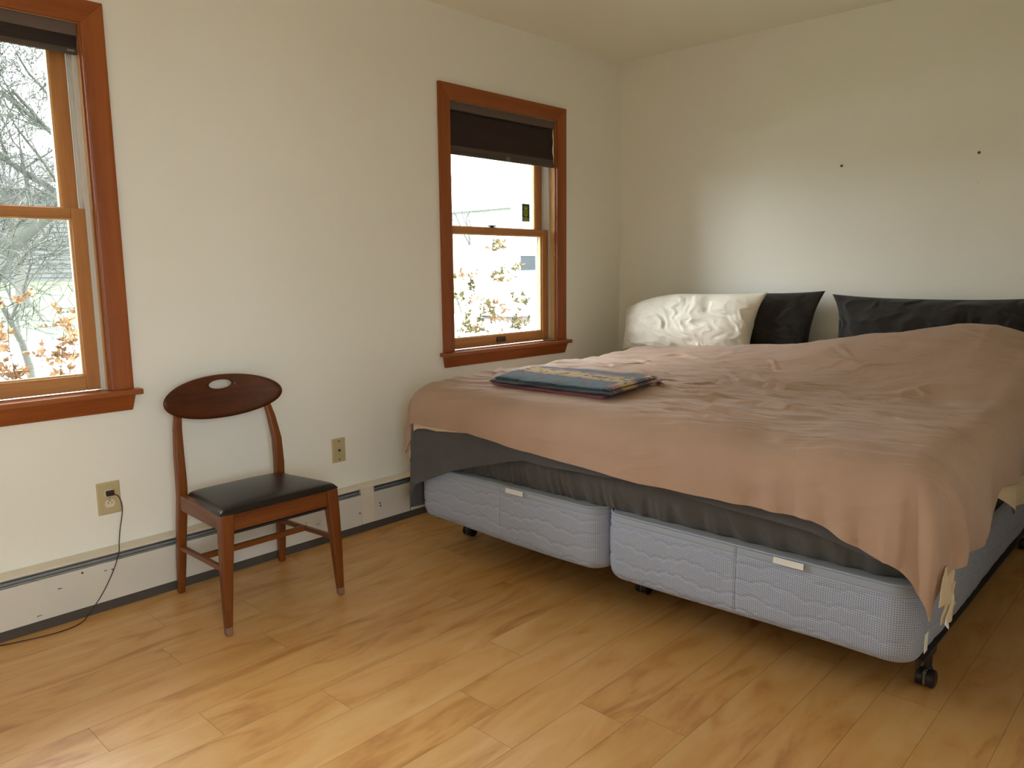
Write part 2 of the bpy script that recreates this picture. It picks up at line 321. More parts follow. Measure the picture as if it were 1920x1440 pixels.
# ------------------------------------------------------------------ windows
def frame_xz(x0, x1, z0, z1, wl, wr, wb, wt, y0, y1):
    return join(box(x0, x0+wl, y0, y1, z0, z1), box(x1-wr, x1, y0, y1, z0, z1)), join(box(x0+wl, x1-wr, y0, y1, z0, z0+wb), box(x0+wl, x1-wr, y0, y1, z1-wt, z1))
def make_window(n, x0, x1):
    z0, z1 = ZO; cw = .075
    root = bpy.data.objects.new('window_%d' % n, None); C.objects.link(root); root.location = ((x0+x1)/2, 0, z0); ORG[root] = Vector(root.location); tag(root, kind='structure')
    # casing with mitred corners and a sloped face
    def prof(pts):  # two end sections (inner edge u, outer edge v) as (x,z)
        return pts
    def cas(a_in, a_out, b_in, b_out):
        s = []
        for i, o_ in ((a_in, a_out), (b_in, b_out)):
            i, o_ = Vector((i[0], 0, i[1])), Vector((o_[0], 0, o_[1]))
            m1 = i.lerp(o_, .12); m2 = i.lerp(o_, .82)
            s.append([(i.x, 0, i.z), (i.x, -.011, i.z), (m1.x, -.014, m1.z), (m2.x, -.019, m2.z), (o_.x, -.017, o_.z), (o_.x, 0, o_.z)])
        return loft(s)
    X0, X1, Z1 = x0-cw, x1+cw, z1+cw
    a = obj('casing_side', cas((x0,z0),(X0,z0),(x0,z1),(X0,Z1)), M_cas['z'], root, bevel=.0015)
    a = obj('casing_side', cas((x1,z0),(X1,z0),(x1,z1),(X1,Z1)), M_cas['z'], root, bevel=.0015)
    a = obj('casing_head', cas((x0,z1),(X0,Z1),(x1,z1),(X1,Z1)), M_cas['x'], root, bevel=.0015)
    obj('window_stool', join(box(X0-.022, X1+.022, -.048, 0, z0-.02, z0), box(x0, x1, -.001, .055, z0-.02, z0)), M_stool, root, bevel=.004, seg=3)
    za, zb = z0-.078, z0-.02
    obj('window_apron', loft([[(X0+.008,0,za),(X1-.008,0,za),(X1-.008,-.014,za),(X0+.008,-.014,za)], [(X0,0,zb),(X1,0,zb),(X1,-.030,zb),(X0,-.030,zb)]]), M_cas['x'], root, bevel=.002)
    # jamb boards, stops, vinyl tracks
    obj('jamb', join(box(x0-.012, x0, 0, .16, z0, z1), box(x1, x1+.012, 0, .16, z0, z1), box(x0, x1, 0, .16, z1-.001, z1+.012)), M_jamb, root, label='pale pine jamb')
    obj('jamb_stop', join(box(x0, x0+.006, .002, .010, z0, z1), box(x1-.006, x1, .002, .010, z0, z1)), M_cas['z'], root, bevel=.0015)
    obj('sash_track', join(*[g for s, xx in ((1, x0), (-1, x1)) for g in (
        box(min(xx, xx+s*.010), max(xx, xx+s*.010), .046, .152, z0, z1), box(min(xx, xx+s*.019), max(xx, xx+s*.019), .086, .092, z0, z1),
        box(min(xx, xx+s*.016), max(xx, xx+s*.016), .044, .049, z0, z1), box(min(xx, xx+s*.024), max(xx, xx+s*.024), .130, .136, z0, z1))]), M_vinyl, root, label='pale grey vinyl sash track')
    obj('outer_sill', box(x0-.02, x1+.02, .055, .20, z0-.03, z0-.004), M_vinyl, root)
    zm = 1.4265
    ls = bpy.data.objects.new('lower_sash', None); C.objects.link(ls); ls.parent = root; ORG[ls] = ORG[root]
    v, h = frame_xz(x0+.012, x1-.012, z0+.002, zm, .048, .048, .054, .034, .052, .085)
    lsv = obj('sash_stiles', v, M_sash['z'], ls, bevel=.003); obj('sash_rails', h, M_sash['x'], ls, bevel=.003)
    obj('pane', box(x0+.055, x1-.055, .066, .070, z0+.05, zm-.03), M_glass, ls)
    obj('glazing_bead', join(*frame_xz(x0+.059, x1-.059, z0+.055, zm-.033, .007, .007, .007, .007, .064, .080)), M_jamb, ls)
    us = bpy.data.objects.new('upper_sash', None); C.objects.link(us); us.parent = root; ORG[us] = ORG[root]
    v, h = frame_xz(x0+.020, x1-.020, zm-.034, z1-.002, .050, .050, .034, .05, .094, .127)
    obj('sash_stiles', v, M_sash['z'], us, bevel=.003); obj('sash_rails', h, M_sash['x'], us, bevel=.003)
    obj('pane', box(x0+.066, x1-.066, .108, .112, zm-.005, z1-.045), M_glass, us)
    obj('glazing_bead', join(*frame_xz(x0+.069, x1-.069, zm-.001, z1-.05, .009, .009, .007, .007, .100, .121)), M_jamb, us)
    xc = (x0+x1)/2
    obj('sash_lock', join(lathe((xc-.05, .068, zm), [(.012, 0), (.012, .006), (.008, .010)], n=16), bar((xc-.075, .066, zm+.010), (xc-.022, .072, zm+.011), .014, .007), box(xc-.075, xc-.025, .058, .080, zm, zm+.004)), M_latch, root, bevel=.001, label='dark bronze sash lock')
    q = [];
    for k in range(9):
        a = -PI/2+PI*k/8; q.append((xc-.005+.034*math.sin(a), .052-.014*math.cos(a)**.6 if math.cos(a) > .01 else .052, 0))
    obj('sash_lift', join(loft([[(x, y, z0+.024), (x, .052, z0+.024), (x, .052, z0+.042), (x, y, z0+.042)] for x, y, _ in q]), box(xc-.043, xc+.033, .0505, .053, z0+.018, z0+.047)), M_latch, root, bevel=.001, label='bronze cup lift')
    return root
make_window(1, *W1); make_window(2, *W2)
# added window out of view behind the viewer, brightens window wall and floor
def added_window(n, U, tr, loc):
    r = bpy.data.objects.new('window_%d' % n, None); C.objects.link(r); r.location = loc; ORG[r] = Vector(loc); tag(r, kind='structure')
    sw = lambda g: ([tr(p) for p in g[0]], g[1])
    obj('casing', join(*[sw(g) for g in frame_xz(U[0]-.075, U[1]+.075, .785, 2.109, .075, .075, .0, .075, -.018, 0)]), M_cas['z'], r)
    obj('stool', sw(box(U[0]-.1, U[1]+.1, -.045, .05, .765, .785)), M_stool, r)
    obj('sash', join(*[sw(g) for g in frame_xz(U[0], U[1], .785, 2.034, .05, .05, .05, .05, .06, .09)], sw(box(U[0], U[1], .06, .09, 1.39, 1.43))), M_sash['z'], r)
    obj('pane', sw(box(U[0]+.04, U[1]-.04, .073, .077, .82, 2.0)), M_glass, r)
added_window(3, W4, lambda p: (p[0], YF-p[1], p[2]), (sum(W4)/2, YF, .785))

# blinds
def blind(x0, x1, zb, fold, label):
    z1 = ZO[1]; r = thing('window_blind', ((x0+x1)/2, .025, z1), label, 'blind')
    obj('head_rail', box(x0+.003, x1-.006, .004, .040, z1-.042, z1), M_blindc, r, bevel=.003)
    if fold:   # gathered fabric, horizontal folds
        n = 7; pts = []
        for k in range(n*4+1):
            z = z1-.042-(z1-.042-zb-.018)*k/(n*4); pts.append((.020+.010*math.cos(k*PI/2), z))
        P = np.array([[(x, y, z) for y, z in pts] for x in (x0+.004, x1-.007)]); obj('blind_fabric', grid(P), M_blindl, r, smooth=True, solid=.002)
    else:
        P = []
        for x in np.linspace(x0+.004, x1-.007, 30):
            P.append([(x, .022+.006*math.sin(k*1.1)*(1 if k > 8 else .4), z1-.042-(z1-.042-zb-.02)*k/12) for k in range(13)])
        obj('blind_fabric', grid(np.array(P)), M_blind, r, smooth=True, solid=.002)
        obj('lower_fold', loft([[(x0+.004, .012, zb+.014), (x0+.004, .030, zb+.014), (x0+.004, .026, zb+.060), (x0+.004, .018, zb+.060)], [(x1-.007, .012, zb+.014), (x1-.007, .030, zb+.014), (x1-.007, .026, zb+.060), (x1-.007, .018, zb+.060)]]), M_blindl, r, bevel=.003)
        xm = (x0+x1)/2+.02; obj('pull_tab', loft([[(xm-.02, .006, zb+.002), (xm+.02, .006, zb+.002), (xm+.02, .012, zb+.002), (xm-.02, .012, zb+.002)], [(xm-.013, .004, zb+.022), (xm+.013, .004, zb+.022), (xm+.013, .012, zb+.022), (xm-.013, .012, zb+.022)]]), mat('pull_tab', (.16, .11, .075), .4), r, bevel=.002, label='small translucent tab')
    br = obj('bottom_rail', box(x0+.003, x1-.006, .008, .032, zb, zb+.018), M_blindl, r, bevel=.004)
    if fold: obj('rail_label', box(x1-.04, x1-.018, .0072, .008, zb+.006, zb+.011), mat('rail_label', (.25, .24, .24), .5), br)
blind(*W2, 1.778, False, 'dark brown fabric blind, pulled down about a fifth of the window nearer the bed')
blind(*W1, 1.935, True, 'grey-brown blind gathered up at the top of the window at the left edge')

# sticker on the far window's upper pane
def sticker():
    r = thing('window_sticker', (-.775, .1075, 1.477), 'small black and lime-green pineapple sticker on the upper pane of the window by the bed', 'sticker')
    X0, X1, Z0, Z1 = -.812, -.748, 1.474, 1.574; y = .1078; xc = (X0+X1)/2
    lime = mat('sticker_lime', (.42, .62, .02), .5); blk = mat('sticker_black', (.035, .035, .045), .5)
    obj('backing', box(X0, X1, y-.0006, y, Z0, Z1), blk, r, label='black backing')
    yy = y-.0007
    def poly(pts): return ([(x, yy-.0004, z) for x, z in pts]+[(x, yy, z) for x, z in pts], [tuple(range(len(pts))), tuple(range(2*len(pts)-1, len(pts)-1, -1))]+[(i, (i+1) % len(pts), len(pts)+(i+1) % len(pts), len(pts)+i) for i in range(len(pts))])
    g = []
    ce = 1.5225; rx, rz = .0195, .0195
    def ringseg(rx0, rz0, rx1, rz1, n=28):
        return [poly([(xc+rx0*math.cos(a), ce+rz0*math.sin(a)), (xc+rx1*math.cos(a), ce+rz1*math.sin(a)), (xc+rx1*math.cos(b), ce+rz1*math.sin(b)), (xc+rx0*math.cos(b), ce+rz0*math.sin(b))]) for a, b in ((2*PI*k/n, 2*PI*(k+1)/n) for k in range(n))]
    g += ringseg(.0165, .0175, .0195, .0205)
    for dx in (-1, 0, 1):          # diamond lattice inside the fruit
        for dz in (-1, 0, 1):
            if abs(dx)+abs(dz) == 2 and False: continue
            s = .0046; cx, cz = xc+dx*.0095+(0.0), ce+dz*.0105
            if (cx-xc)**2/.0165**2+(cz-ce)**2/.0175**2 < .95: g.append(poly([(cx-s, cz), (cx, cz-s), (cx+s, cz), (cx, cz+s)]))
    for i, (a, L) in enumerate(((-.75, .020), (-.4, .026), (0, .031), (.4, .026), (.75, .020))):   # crown leaves
        bx = xc+a*.012; bz = ce+.021; tx, tz = xc+a*.026, bz+L*.95; g.append(poly([(bx-.0032, bz), (bx+.0032, bz), (tx, tz)]))
    # two rows of tiny lettering blocks
    for k in range(7): g.append(poly([(X0+.006+k*.0076, 1.4905), (X0+.0115+k*.0076, 1.4905), (X0+.0115+k*.0076, 1.4975), (X0+.006+k*.0076, 1.4975)]))
    for k in range(6): g.append(poly([(X0+.008+k*.0085, 1.479), (X0+.0135+k*.0085, 1.479), (X0+.0135+k*.0085, 1.487), (X0+.008+k*.0085, 1.487)]))
    obj('pineapple_print', join(*g), lime, r, label='lime-green print')
sticker()
# oval disc on the sill
tag(obj('oval_dish', lathe((-.69, .012, .7855), [(.030, 0), (.036, .003), (.037, .006), (.033, .0065), (.030, .0035), (.0, .003)], n=32), M_pewter, org=(-.69, .012, .7855), smooth=True), 'small flat pewter-grey disc lying on the right end of the window sill by the bed', 'dish')

# ------------------------------------------------------------------ baseboard heater
def heater():
    r = thing('baseboard_heater', (-2.0, 0, 0), 'long low cream and off-white hydronic heater along the foot of the window wall', 'heater')
    XE = -.12
    def ext(prof, x0, x1): return loft([[(x, y, z) for y, z in prof] for x in (x0, x1)])
    obj('back_plate', ext([(0, .03), (0, .212), (-.003, .212), (-.003, .03)], XB, XE), M_cream, r)
    obj('hood', ext([(0, .2145), (-.052, .2135), (-.064, .209), (-.064, .205), (-.050, .208), (0, .2085)], XB, XE), M_cream, r, bevel=.0012, label='cream top hood')
    obj('damper', join(ext([(-.020, .1875), (-.052, .1935), (-.053, .1915), (-.020, .1855)], XB, XE), ext([(-.044, .206), (-.047, .206), (-.047, .195), (-.044, .195)], XB, XE), ext([(-.050, .183), (-.062, .1845), (-.0625, .181), (-.050, .180)], XB, XE)), M_louv, r, label='blue-grey metal damper slot')
    obj('heating_fins', box(XB+.1, XE-.05, -.045, -.01, .07, .14), M_dark, r)
    obj('gap_shade_strip', box(XB, XE, -.0625, -.002, .0005, .034), mat('gap_shade_strip', (.075, .062, .052), .8), r, label='dark strip standing in for the shade under the panels')  # dark strip painted as the shade in the gap below the panels
    for x0, x1 in ((XB, -3.62), (-3.62, -2.115), (-2.045, XE)):
        obj('front_panel', ext([(-.060, .179), (-.0665, .178), (-.0675, .134), (-.0655, .131), (-.0655, .036), (-.063, .036), (-.063, .13)], x0+.0006, x1-.0006), M_rail, r, bevel=.001)
    obj('joint_cover', ext([(0, .216), (-.054, .215), (-.067, .210), (-.0695, .178), (-.0705, .134), (-.0685, .131), (-.0685, .038), (-.05, .036), (-.05, .20), (0, .20)], -2.115, -2.045), M_cream, r, bevel=.001)
    for x, z in ((-2.128, .095), (-2.012, .118), (-2.010, .104), (-3.30, .165)): obj('panel_screw', lathe((x, -.0685, z), [(.0035, 0), (.0035, .002)], axis='y', n=10), M_brown, r, label='dark screw hole')
    for x, z, w, h in ((-3.23,.150,.010,.002),(-3.205,.147,.008,.003),(-2.30,.078,.02,.001),(-2.34,.112,.001,.004),(-2.36,.10,.02,.001),(-3.38,.13,.012,.002),(-3.45,.055,.015,.001),(-2.41,.118,.003,.004),(-2.41,.108,.003,.003)): obj('scuff_mark', box(x, x+w, -.0685, -.0660, z, z+h), M_brown, r, label='small dark scuff')
heater()

# ------------------------------------------------------------------ wall plates, cord, nails
def plate(cx, cz, w, h, name, label, cat):
    r = thing(name, (cx, 0, cz-h/2), label, cat)
    obj('cover_plate', loft([[(cx-w/2, 0, cz-h/2), (cx+w/2, 0, cz-h/2), (cx+w/2, 0, cz+h/2), (cx-w/2, 0, cz+h/2)], [(cx-w/2+.001, -.003, cz-h/2+.001), (cx+w/2-.001, -.003, cz-h/2+.001), (cx+w/2-.001, -.003, cz+h/2-.001), (cx-w/2+.001, -.003, cz+h/2-.001)], [(cx-w/2+.005, -.006, cz-h/2+.005), (cx+w/2-.005, -.006, cz-h/2+.005), (cx+w/2-.005, -.006, cz+h/2-.005), (cx-w/2+.005, -.006, cz+h/2-.005)]]), M_plate, r)
    return r
def disc(x, z, rad, y, t=.002, flat=0):
    ring = [(x+rad*math.cos(2*PI*k/28), z+max(-rad+flat, min(rad-flat, rad*math.sin(2*PI*k/28)))) for k in range(28)]
    return loft([[(a, y, c) for a, c in ring], [(a, y-t, c) for a, c in ring]])
o1 = plate(-3.170, .3935, .080, .120, 'wall_outlet', 'oversized ivory outlet plate low on the wall with a brown plug in its upper socket', 'outlet')
for z in (.413, .374):
    s = obj('receptacle', disc(-3.170, z, .0172, -.006, .0015, .0035), M_ivory, o1, label='pale receptacle face')
    obj('slot', join(box(-3.1775, -3.1755, -.0078, -.0074, z-.001, z+.007), box(-3.1645, -3.1625, -.0078, -.0074, z-.001, z+.006), disc(-3.170, z-.007 if z > .4 else z+.0105, .0023, -.0074, .0004)), M_black, s)
obj('screw', disc(-3.170, .3935, .0028, -.006, .001), M_louv, o1)
o2 = plate(-2.184, .394, .072, .112, 'coax_plate', 'plain ivory wall plate with one small centre jack, between chair and bed', 'wall plate')
for z in (.394-.042, .394+.042): obj('screw', disc(-2.184, z, .0032, -.006, .001), M_brown, o2)
obj('coax_jack', join(disc(-2.184, .394, .0055, -.006, .003), disc(-2.184, .394, .0035, -.009, .004)), M_latch, o2, label='small brass jack')
pc = thing('power_cord', (-3.17, -.012, .41), 'thin dark brown cord hanging from the outlet and trailing over the heater to the floor', 'cord')
obj('plug', loft([[(-3.182, -.0078, .405), (-3.158, -.0078, .405), (-3.158, -.0078, .423), (-3.182, -.0078, .423)], [(-3.184, -.020, .404), (-3.156, -.020, .404), (-3.156, -.020, .424), (-3.184, -.020, .424)], [(-3.180, -.030, .407), (-3.160, -.030, .407), (-3.160, -.030, .421), (-3.180, -.030, .421)]]), M_brown, pc, bevel=.002)
ctrl = [(-3.163,-.028,.412),(-3.150,-.040,.402),(-3.143,-.045,.370),(-3.146,-.047,.335),(-3.160,-.055,.285),(-3.170,-.064,.240),(-3.177,-.072,.205),(-3.205,-.082,.145),(-3.245,-.086,.080),(-3.290,-.092,.030),(-3.335,-.112,.004),(-3.42,-.125,.0030),(-3.53,-.100,.0030),(-3.62,-.075,.0030),(-3.75,-.09,.003),(-3.95,-.12,.003)]
def catmull(P, n=8):
    out = []
    for i in range(len(P)-1):
        p0, p1, p2, p3 = [np.array(P[min(max(k, 0), len(P)-1)]) for k in (i-1, i, i+1, i+2)]
        for j in range(n):
            t = j/n; out.append(tuple(.5*((2*p1)+(-p0+p2)*t+(2*p0-5*p1+4*p2-p3)*t*t+(-p0+3*p1-3*p2+p3)*t**3)))
    return out+[tuple(P[-1])]
obj('cable', tube(catmull(ctrl), .0019, 8), M_brown, pc, smooth=True)
for i, (y, z, lb) in enumerate(((-1.379, 1.712, 'small dark nail in the headboard wall, left one of the upper two'), (-1.998, 1.712, 'small dark nail in the headboard wall, upper right one'), (-2.003, 1.578, 'tiny pale nail in the headboard wall, below the right-hand nail'))):
    k = 1 if i < 2 else .5
    tag(obj('nail', lathe((0, y, z), [(.0065*k, 0), (.0065*k, -.003*k), (.003*k, -.005*k), (.002*k, -.012*k)], axis='x', n=14), mat('nail_metal', (.12, .08, .05), .5) if i < 2 else M_ivory, org=(0, y, z)), lb, 'nail')

# ------------------------------------------------------------------ chair
def chair():
    r = thing('dining_chair', (-2.77, -.34, 0), 'reddish-brown wooden side chair with oval cutout backrest and black vinyl seat, against the wall', 'chair')
    cx = -2.768
    for s in (-1, 1):   # s=-1 left, back posts run from the floor to the slat
        xs = lambda d: cx+s*d
        path = [(xs(.2125), -.105, 0, .026, .026), (xs(.209), -.118, .12, .031, .032), (xs(.203), -.135, .28, .034, .036), (xs(.199), -.150, .38, .035, .038), (xs(.199), -.153, .44, .035, .038), (xs(.198), -.146, .54, .033, .036), (xs(.189), -.125, .63, .029, .030), (xs(.172), -.100, .72, .023, .022), (xs(.160), -.088, .765, .018, .016)]
        obj('back_post', rect_path(path), M_chair['z'], r, bevel=.006, seg=3)
        fl = [(xs(.2215), -.572, 0, .024, .024), (xs(.2195), -.569, .06, .028, .028), (xs(.2140), -.566, .20, .037, .036), (xs(.2060), -.562, .33, .044, .043), (xs(.2020), -.560, .385, .046, .046), (xs(.2000), -.558, .418, .046, .048)]
        f = obj('front_leg', rect_path(fl), M_chair['z'], r, bevel=.006, seg=3)
        obj('worn_foot', rect_path([(xs(.2215), -.572, .0005, .0252, .0252), (xs(.2206), -.5705, .035, .0266, .0266)]), M_foot, f, bevel=.006, label='scuffed pale foot tip')
        obj('side_rail', bar((xs(.203), -.165, .365), (xs(.208), -.545, .383), .020, .058), M_chair['y'], r, bevel=.002)
        obj('side_stretcher', bar((xs(.207), -.128, .183), (xs(.2135), -.555, .222), .020, .017), M_chair['y'], r, bevel=.005, seg=3)
    obj('front_rail', box(cx-.185, cx+.185, -.574, -.552, .352, .414), M_chair['x'], r, bevel=.002)
    obj('back_rail', box(cx-.19, cx+.19, -.168, -.148, .336, .385), M_chair['x'], r, bevel=.002)
    obj('cross_stretcher', bar((cx-.210, -.335, .204), (cx+.210, -.335, .204), .018, .022), M_chair['x'], r, bevel=.005, seg=3)
    obj('seat_board', loft([[(cx-.20, -.56, .337), (cx+.20, -.56, .337), (cx+.19, -.16, .327), (cx-.19, -.16, .327)], [(cx-.20, -.56, .345), (cx+.20, -.56, .345), (cx+.19, -.16, .335), (cx-.19, -.16, .335)]]), M_black, r, label='black underside')
    # cushion
    n, m = 36, 36; rows = []
    for i in range(n+1):
        row = []
        for j in range(m+1):
            u, v = -1+2*i/n, -1+2*j/m
            t = (v+1)/2; hw = .232*(1-t)+.190*t; yb = -.588*(1-t)+-.158*t
            # round the plan corners
            k = 1-.035*(abs(u)**6)*(abs(v)**6)
            x = cx+u*hw*k; y = (-.373)+(yb+.373)*k
            e = (1-abs(u)**10)*(1-abs(v)**10); dome = (1-u*u)*(1-v*v)
            z = (.418*(1-t)+.388*t)+.018*max(e, 0)**.35+.012*dome
            row.append((x, y, z))
        rows.append(row)
    P = np.array(rows); V, F = grid(P); nn = len(V)
    B = P.copy(); B[..., 2] = .414*(1-(np.arange(m+1)/m))[None, :]+.382*(np.arange(m+1)/m)[None, :]
    V2, F2 = grid(B); V = V+V2; F = F+[tuple(nn+i for i in q[::-1]) for q in F2]
    W_ = m+1; edge = [i*W_ for i in range(n+1)]+[n*W_+j for j in range(1, m+1)]+[i*W_+m for i in range(n-1, -1, -1)]+[j for j in range(m-1, 0, -1)]
    for k in range(len(edge)):
        a, b = edge[k], edge[(k+1) % len(edge)]; F.append((a, nn+a, nn+b, b))
    obj('seat_cushion', (V, F), M_vin, r, smooth=True, label='black vinyl seat pad')
    # backrest: ring between an oval cutout and the outer oval
    N, Mr = 96, 12; A, B_ = .2375, .083; zc, hz = .729, .775
    def surf(x, z, side):
        dx = x-cx; ynear = -.118+.10*(z-zc)*1.1 + .020 - .75*dx*dx
        return (x, ynear+side*.0065, z)
    fr, bk = [], []
    for i in range(N):
        a = 2*PI*i/N; ho = (cx+.047*math.cos(a)-.002, hz+.0175*math.sin(a)); 
        e = 1.0
        ou = (cx+A*math.cos(a)*1.0, zc+B_*math.sin(a)*(1 if math.sin(a) > 0 else 1.0))
        fr.append([]); bk.append([])
        for j in range(Mr+1):
            t = j/Mr; x, z = ho[0]+(ou[0]-ho[0])*t, ho[1]+(ou[1]-ho[1])*t
            th = math.sqrt(max(0, 1-(max(0, (t-.88)/.12))**2))*.8+.2 if t > .88 else (1 if t > .08 else .7+.3*t/.08)
            fr[-1].append(surf(x, z, -th)); bk[-1].append(surf(x, z, th))
    V = [p for row in fr for p in row]+[p for row in bk for p in row]; K = Mr+1; T = N*K; F = []
    for i in range(N):
        i2 = (i+1) % N
        for j in range(Mr):
            F.append((i*K+j, i*K+j+1, i2*K+j+1, i2*K+j)); F.append((T+i*K+j, T+i2*K+j, T+i2*K+j+1, T+i*K+j+1))
        F.append((i*K, i2*K, T+i2*K, T+i*K)); F.append((i*K+Mr, T+i*K+Mr, T+i2*K+Mr, i2*K+Mr))
    obj('backrest', (V, F), M_slat, r, smooth=True, label='curved oval slat with small hand cutout')
    # the seat frame is slightly racked: front legs stand a little to the left
    def rack(o):
        for c in o.children:
            if c.type == 'MESH':
                for v in c.data.vertices: v.co.x += .078*(v.co.y-.22)
            rack(c)
    bpy.context.view_layer.update(); rack(r)
chair()

# ------------------------------------------------------------------ bed
XF = -2.08
def rounded_slab(y0, y1, x0, x1, z0, z1, seed):
    """box spring body: vertical wall swept round a rounded rectangle, with quilting relief; plus top/bottom"""
    R = .075; pts = []; 
    def arc(cx, cy, a0, a1, n=12):
        for k in range(n+1): a = a0+(a1-a0)*k/n; pts.append((cx+R*math.cos(a), cy+R*math.sin(a), math.cos(a), math.sin(a)))
    def line(ax, ay, bx, by, nx, ny, n):
        for k in range(1, n): t = k/n; pts.append((ax+(bx-ax)*t, ay+(by-ay)*t, nx, ny))
    nf = 230
    arc(x0+R, y1-R, PI/2, PI); line(x0, y1-R, x0, y0+R, -1, 0, nf); arc(x0+R, y0+R, PI, 1.5*PI)
    line(x0+R, y0, x1-R, y0, 0, -1, 220); arc(x1-R, y0+R, 1.5*PI, 2*PI); line(x1, y0+R, x1, y1-R, 1, 0, 20); arc(x1-R, y1-R, 0, PI/2); line(x1-R, y1, x0+R, y1, 0, 1, 220)
    P = np.array(pts); n = len(P); s = np.concatenate([[0], np.cumsum(np.hypot(np.diff(P[:, 0]), np.diff(P[:, 1])))])
    nz = 54; t = np.linspace(0, 1, nz)[:, None]; Z = z0+(z1-z0)*t+0*P[None, :, 0]; Sg = s[None, :]+0*t
    # bottom edge rounding, slight barrel
    rb = .035; d = Z-z0; inset = np.where(d < rb, rb-np.sqrt(np.maximum(rb**2-(rb-d)**2, 0)), 0)*.8
    q = z1-Z; inset = inset+np.where(q < .012, .012-np.sqrt(np.maximum(.012**2-(.012-q)**2, 0)), 0)
    bulge = .006*np.sin(PI*t)+0*Z
    # quilt lines: scalloped waves with loops
    rel = np.zeros_like(Z)
    for k, zc in enumerate((z0+.175, z0+.120, z0+.065, z0+.014)):
        ph = Sg/.062+k*.37+.5*np.sin(Sg*9+seed); wob = .010*np.abs(np.sin(PI*ph))+.008*np.sin(Sg*2*PI/.26+k*1.3+seed)
        dd = Z-(zc+wob); rel -= .0036*np.exp(-(dd/.0035)**2)
        cc = (ph % 2-1.0)*.062; ring = np.abs(np.hypot(cc, Z-(zc+.014+.008*np.sin(Sg*2*PI/.26+k*1.3+seed)))-.009)
        rel -= .0020*np.exp(-(ring/.0028)**2)
    rel += .0025*fbm(Sg*14, Z*14, seed)
    rel = rel*sstep(0, .01, z1-.030-Z)
    # seam between border strip and quilted panel, and the vertical seam in the middle of the foot
    rel -= .003*np.exp(-((Z-(z1-.030))/.002)**2)
    smid = s[12+nf//2]; rel -= .005*np.exp(-((Sg-smid)/.0035)**2)*sstep(0, .02, Z-z0)
    off = rel+bulge-inset
    X = P[None, :, 0]+P[None, :, 2]*off; Y = P[None, :, 1]+P[None, :, 3]*off
    Z = Z + (.006*np.sin(Sg*5+seed)*(1-t)**3)
    A = np.stack([X, Y, Z], -1); V = A.reshape(-1, 3).tolist(); F = []
    for i in range(nz-1):
        for j in range(n): F.append((i*n+j, (i+1)*n+j, (i+1)*n+(j+1) % n, i*n+(j+1) % n))
    MI = [1 if z0+(z1-z0)*(i+.5)/(nz-1) > z1-.030 else 0 for i in range(nz-1) for j in range(n)]
    F.append(tuple(range(n))); MI.append(2); F.append(tuple((nz-1)*n+j for j in range(n))[::-1]); MI.append(2)
    path = [(P[j, 0]+P[j, 2]*(-.001), P[j, 1]+P[j, 3]*(-.001), z1-.002) for j in range(n)]
    return (V, F, MI, np.broadcast_to(Sg, Z.shape).reshape(-1).tolist()), path
def box_spring(y0, y1, label, seed, tagy):
    z0, z1 = .155, .383
    r = thing('box_spring', ((XF-.05)/2, (y0+y1)/2, z0), label, 'box spring', 'pair of box springs under the mattress')
    (V, F, MI, SG), path = rounded_slab(y0, y1, XF, -.05, z0, z1, seed)
    o = obj('quilted_body', (V, F), [M_mesh, M_border, M_ctop], r, smooth=True); o.data.polygons.foreach_set('material_index', MI)
    o.data.attributes.new('along', 'FLOAT', 'POINT').data.foreach_set('value', SG)
    obj('top_piping', tube(path+[path[0]], .0042, 6, caps=False), M_border, r, smooth=True)
    obj('white_label', loft([[(XF-.0095, tagy+s*.044, z1-.002), (XF-.0095, tagy-s*.044, z1-.002), (XF-.0115, tagy-s*.044, z1-.020), (XF-.0115, tagy+s*.044, z1-.020)] if s == 1 else [(XF-.0115, tagy+.044, z1-.002), (XF-.0115, tagy-.044, z1-.002), (XF-.0135, tagy-.044, z1-.020), (XF-.0135, tagy+.044, z1-.020)] for s in (1, -1)]), M_tag, r, label='white strip label sewn at the top seam')
    return r
bL = box_spring(-1.405, -.435, 'grey-blue quilted box spring under the bed, the half next to the window wall', 1.0, -1.010)
bR = box_spring(-2.400, -1.415, 'grey-blue quilted box spring under the bed, the half away from the window wall', 3.7, -2.070)
obj('law_tag', box(-2.108, -2.082, -2.4345, -2.4335, .235, .285), M_tag, bR, label='white tag hanging on the side')

# frame with casters
def bed_frame():
    r = thing('bed_frame', (-1.05, -1.42, 0), 'dark steel bed frame on casters under the two box springs', 'bed frame')
    for y in (-2.385, -1.41, -.45): obj('side_rail', join(box(-1.98, -.06, y-.002, y+.002, .118, .1535), box(-1.98, -.06, y-.018, y+.018, .149, .1535)), M_steel, r)
    for x in (-1.80, -.35): obj('cross_rail', box(x-.018, x+.018, -2.385, -.45, .119, .146), M_steel, r)
    for x in (-1.80, -.35):
        for y in (-2.372, -1.41, -.47):
            l = obj('leg', join(tube([(x, y, .05), (x, y, .125)], .011, 12), box(x-.016, x+.016, y-.016, y+.016, .10, .12)), M_steel, r)
            obj('caster', join(lathe((x-.012, y-.026, .026), [(.019, 0), (.0255, .003), (.026, .012), (.0255, .02), (.012, .021)], axis='y', n=28), lathe((x-.012, y+.005, .026), [(.012, 0), (.0255, .001), (.026, .009), (.0255, .018), (.019, .021)], axis='y', n=28), lathe((x, y, .026), [(.013, 0), (.014, .026), (.009, .030)], n=16)), M_black, l, smooth=False, label='black twin-wheel caster')
            obj('caster_hood', box(x-.036, x+.012, y-.0045, y+.0045, .012, .052), mat('caster_grey', (.10, .095, .09), .5), l, bevel=.002)
bed_frame()

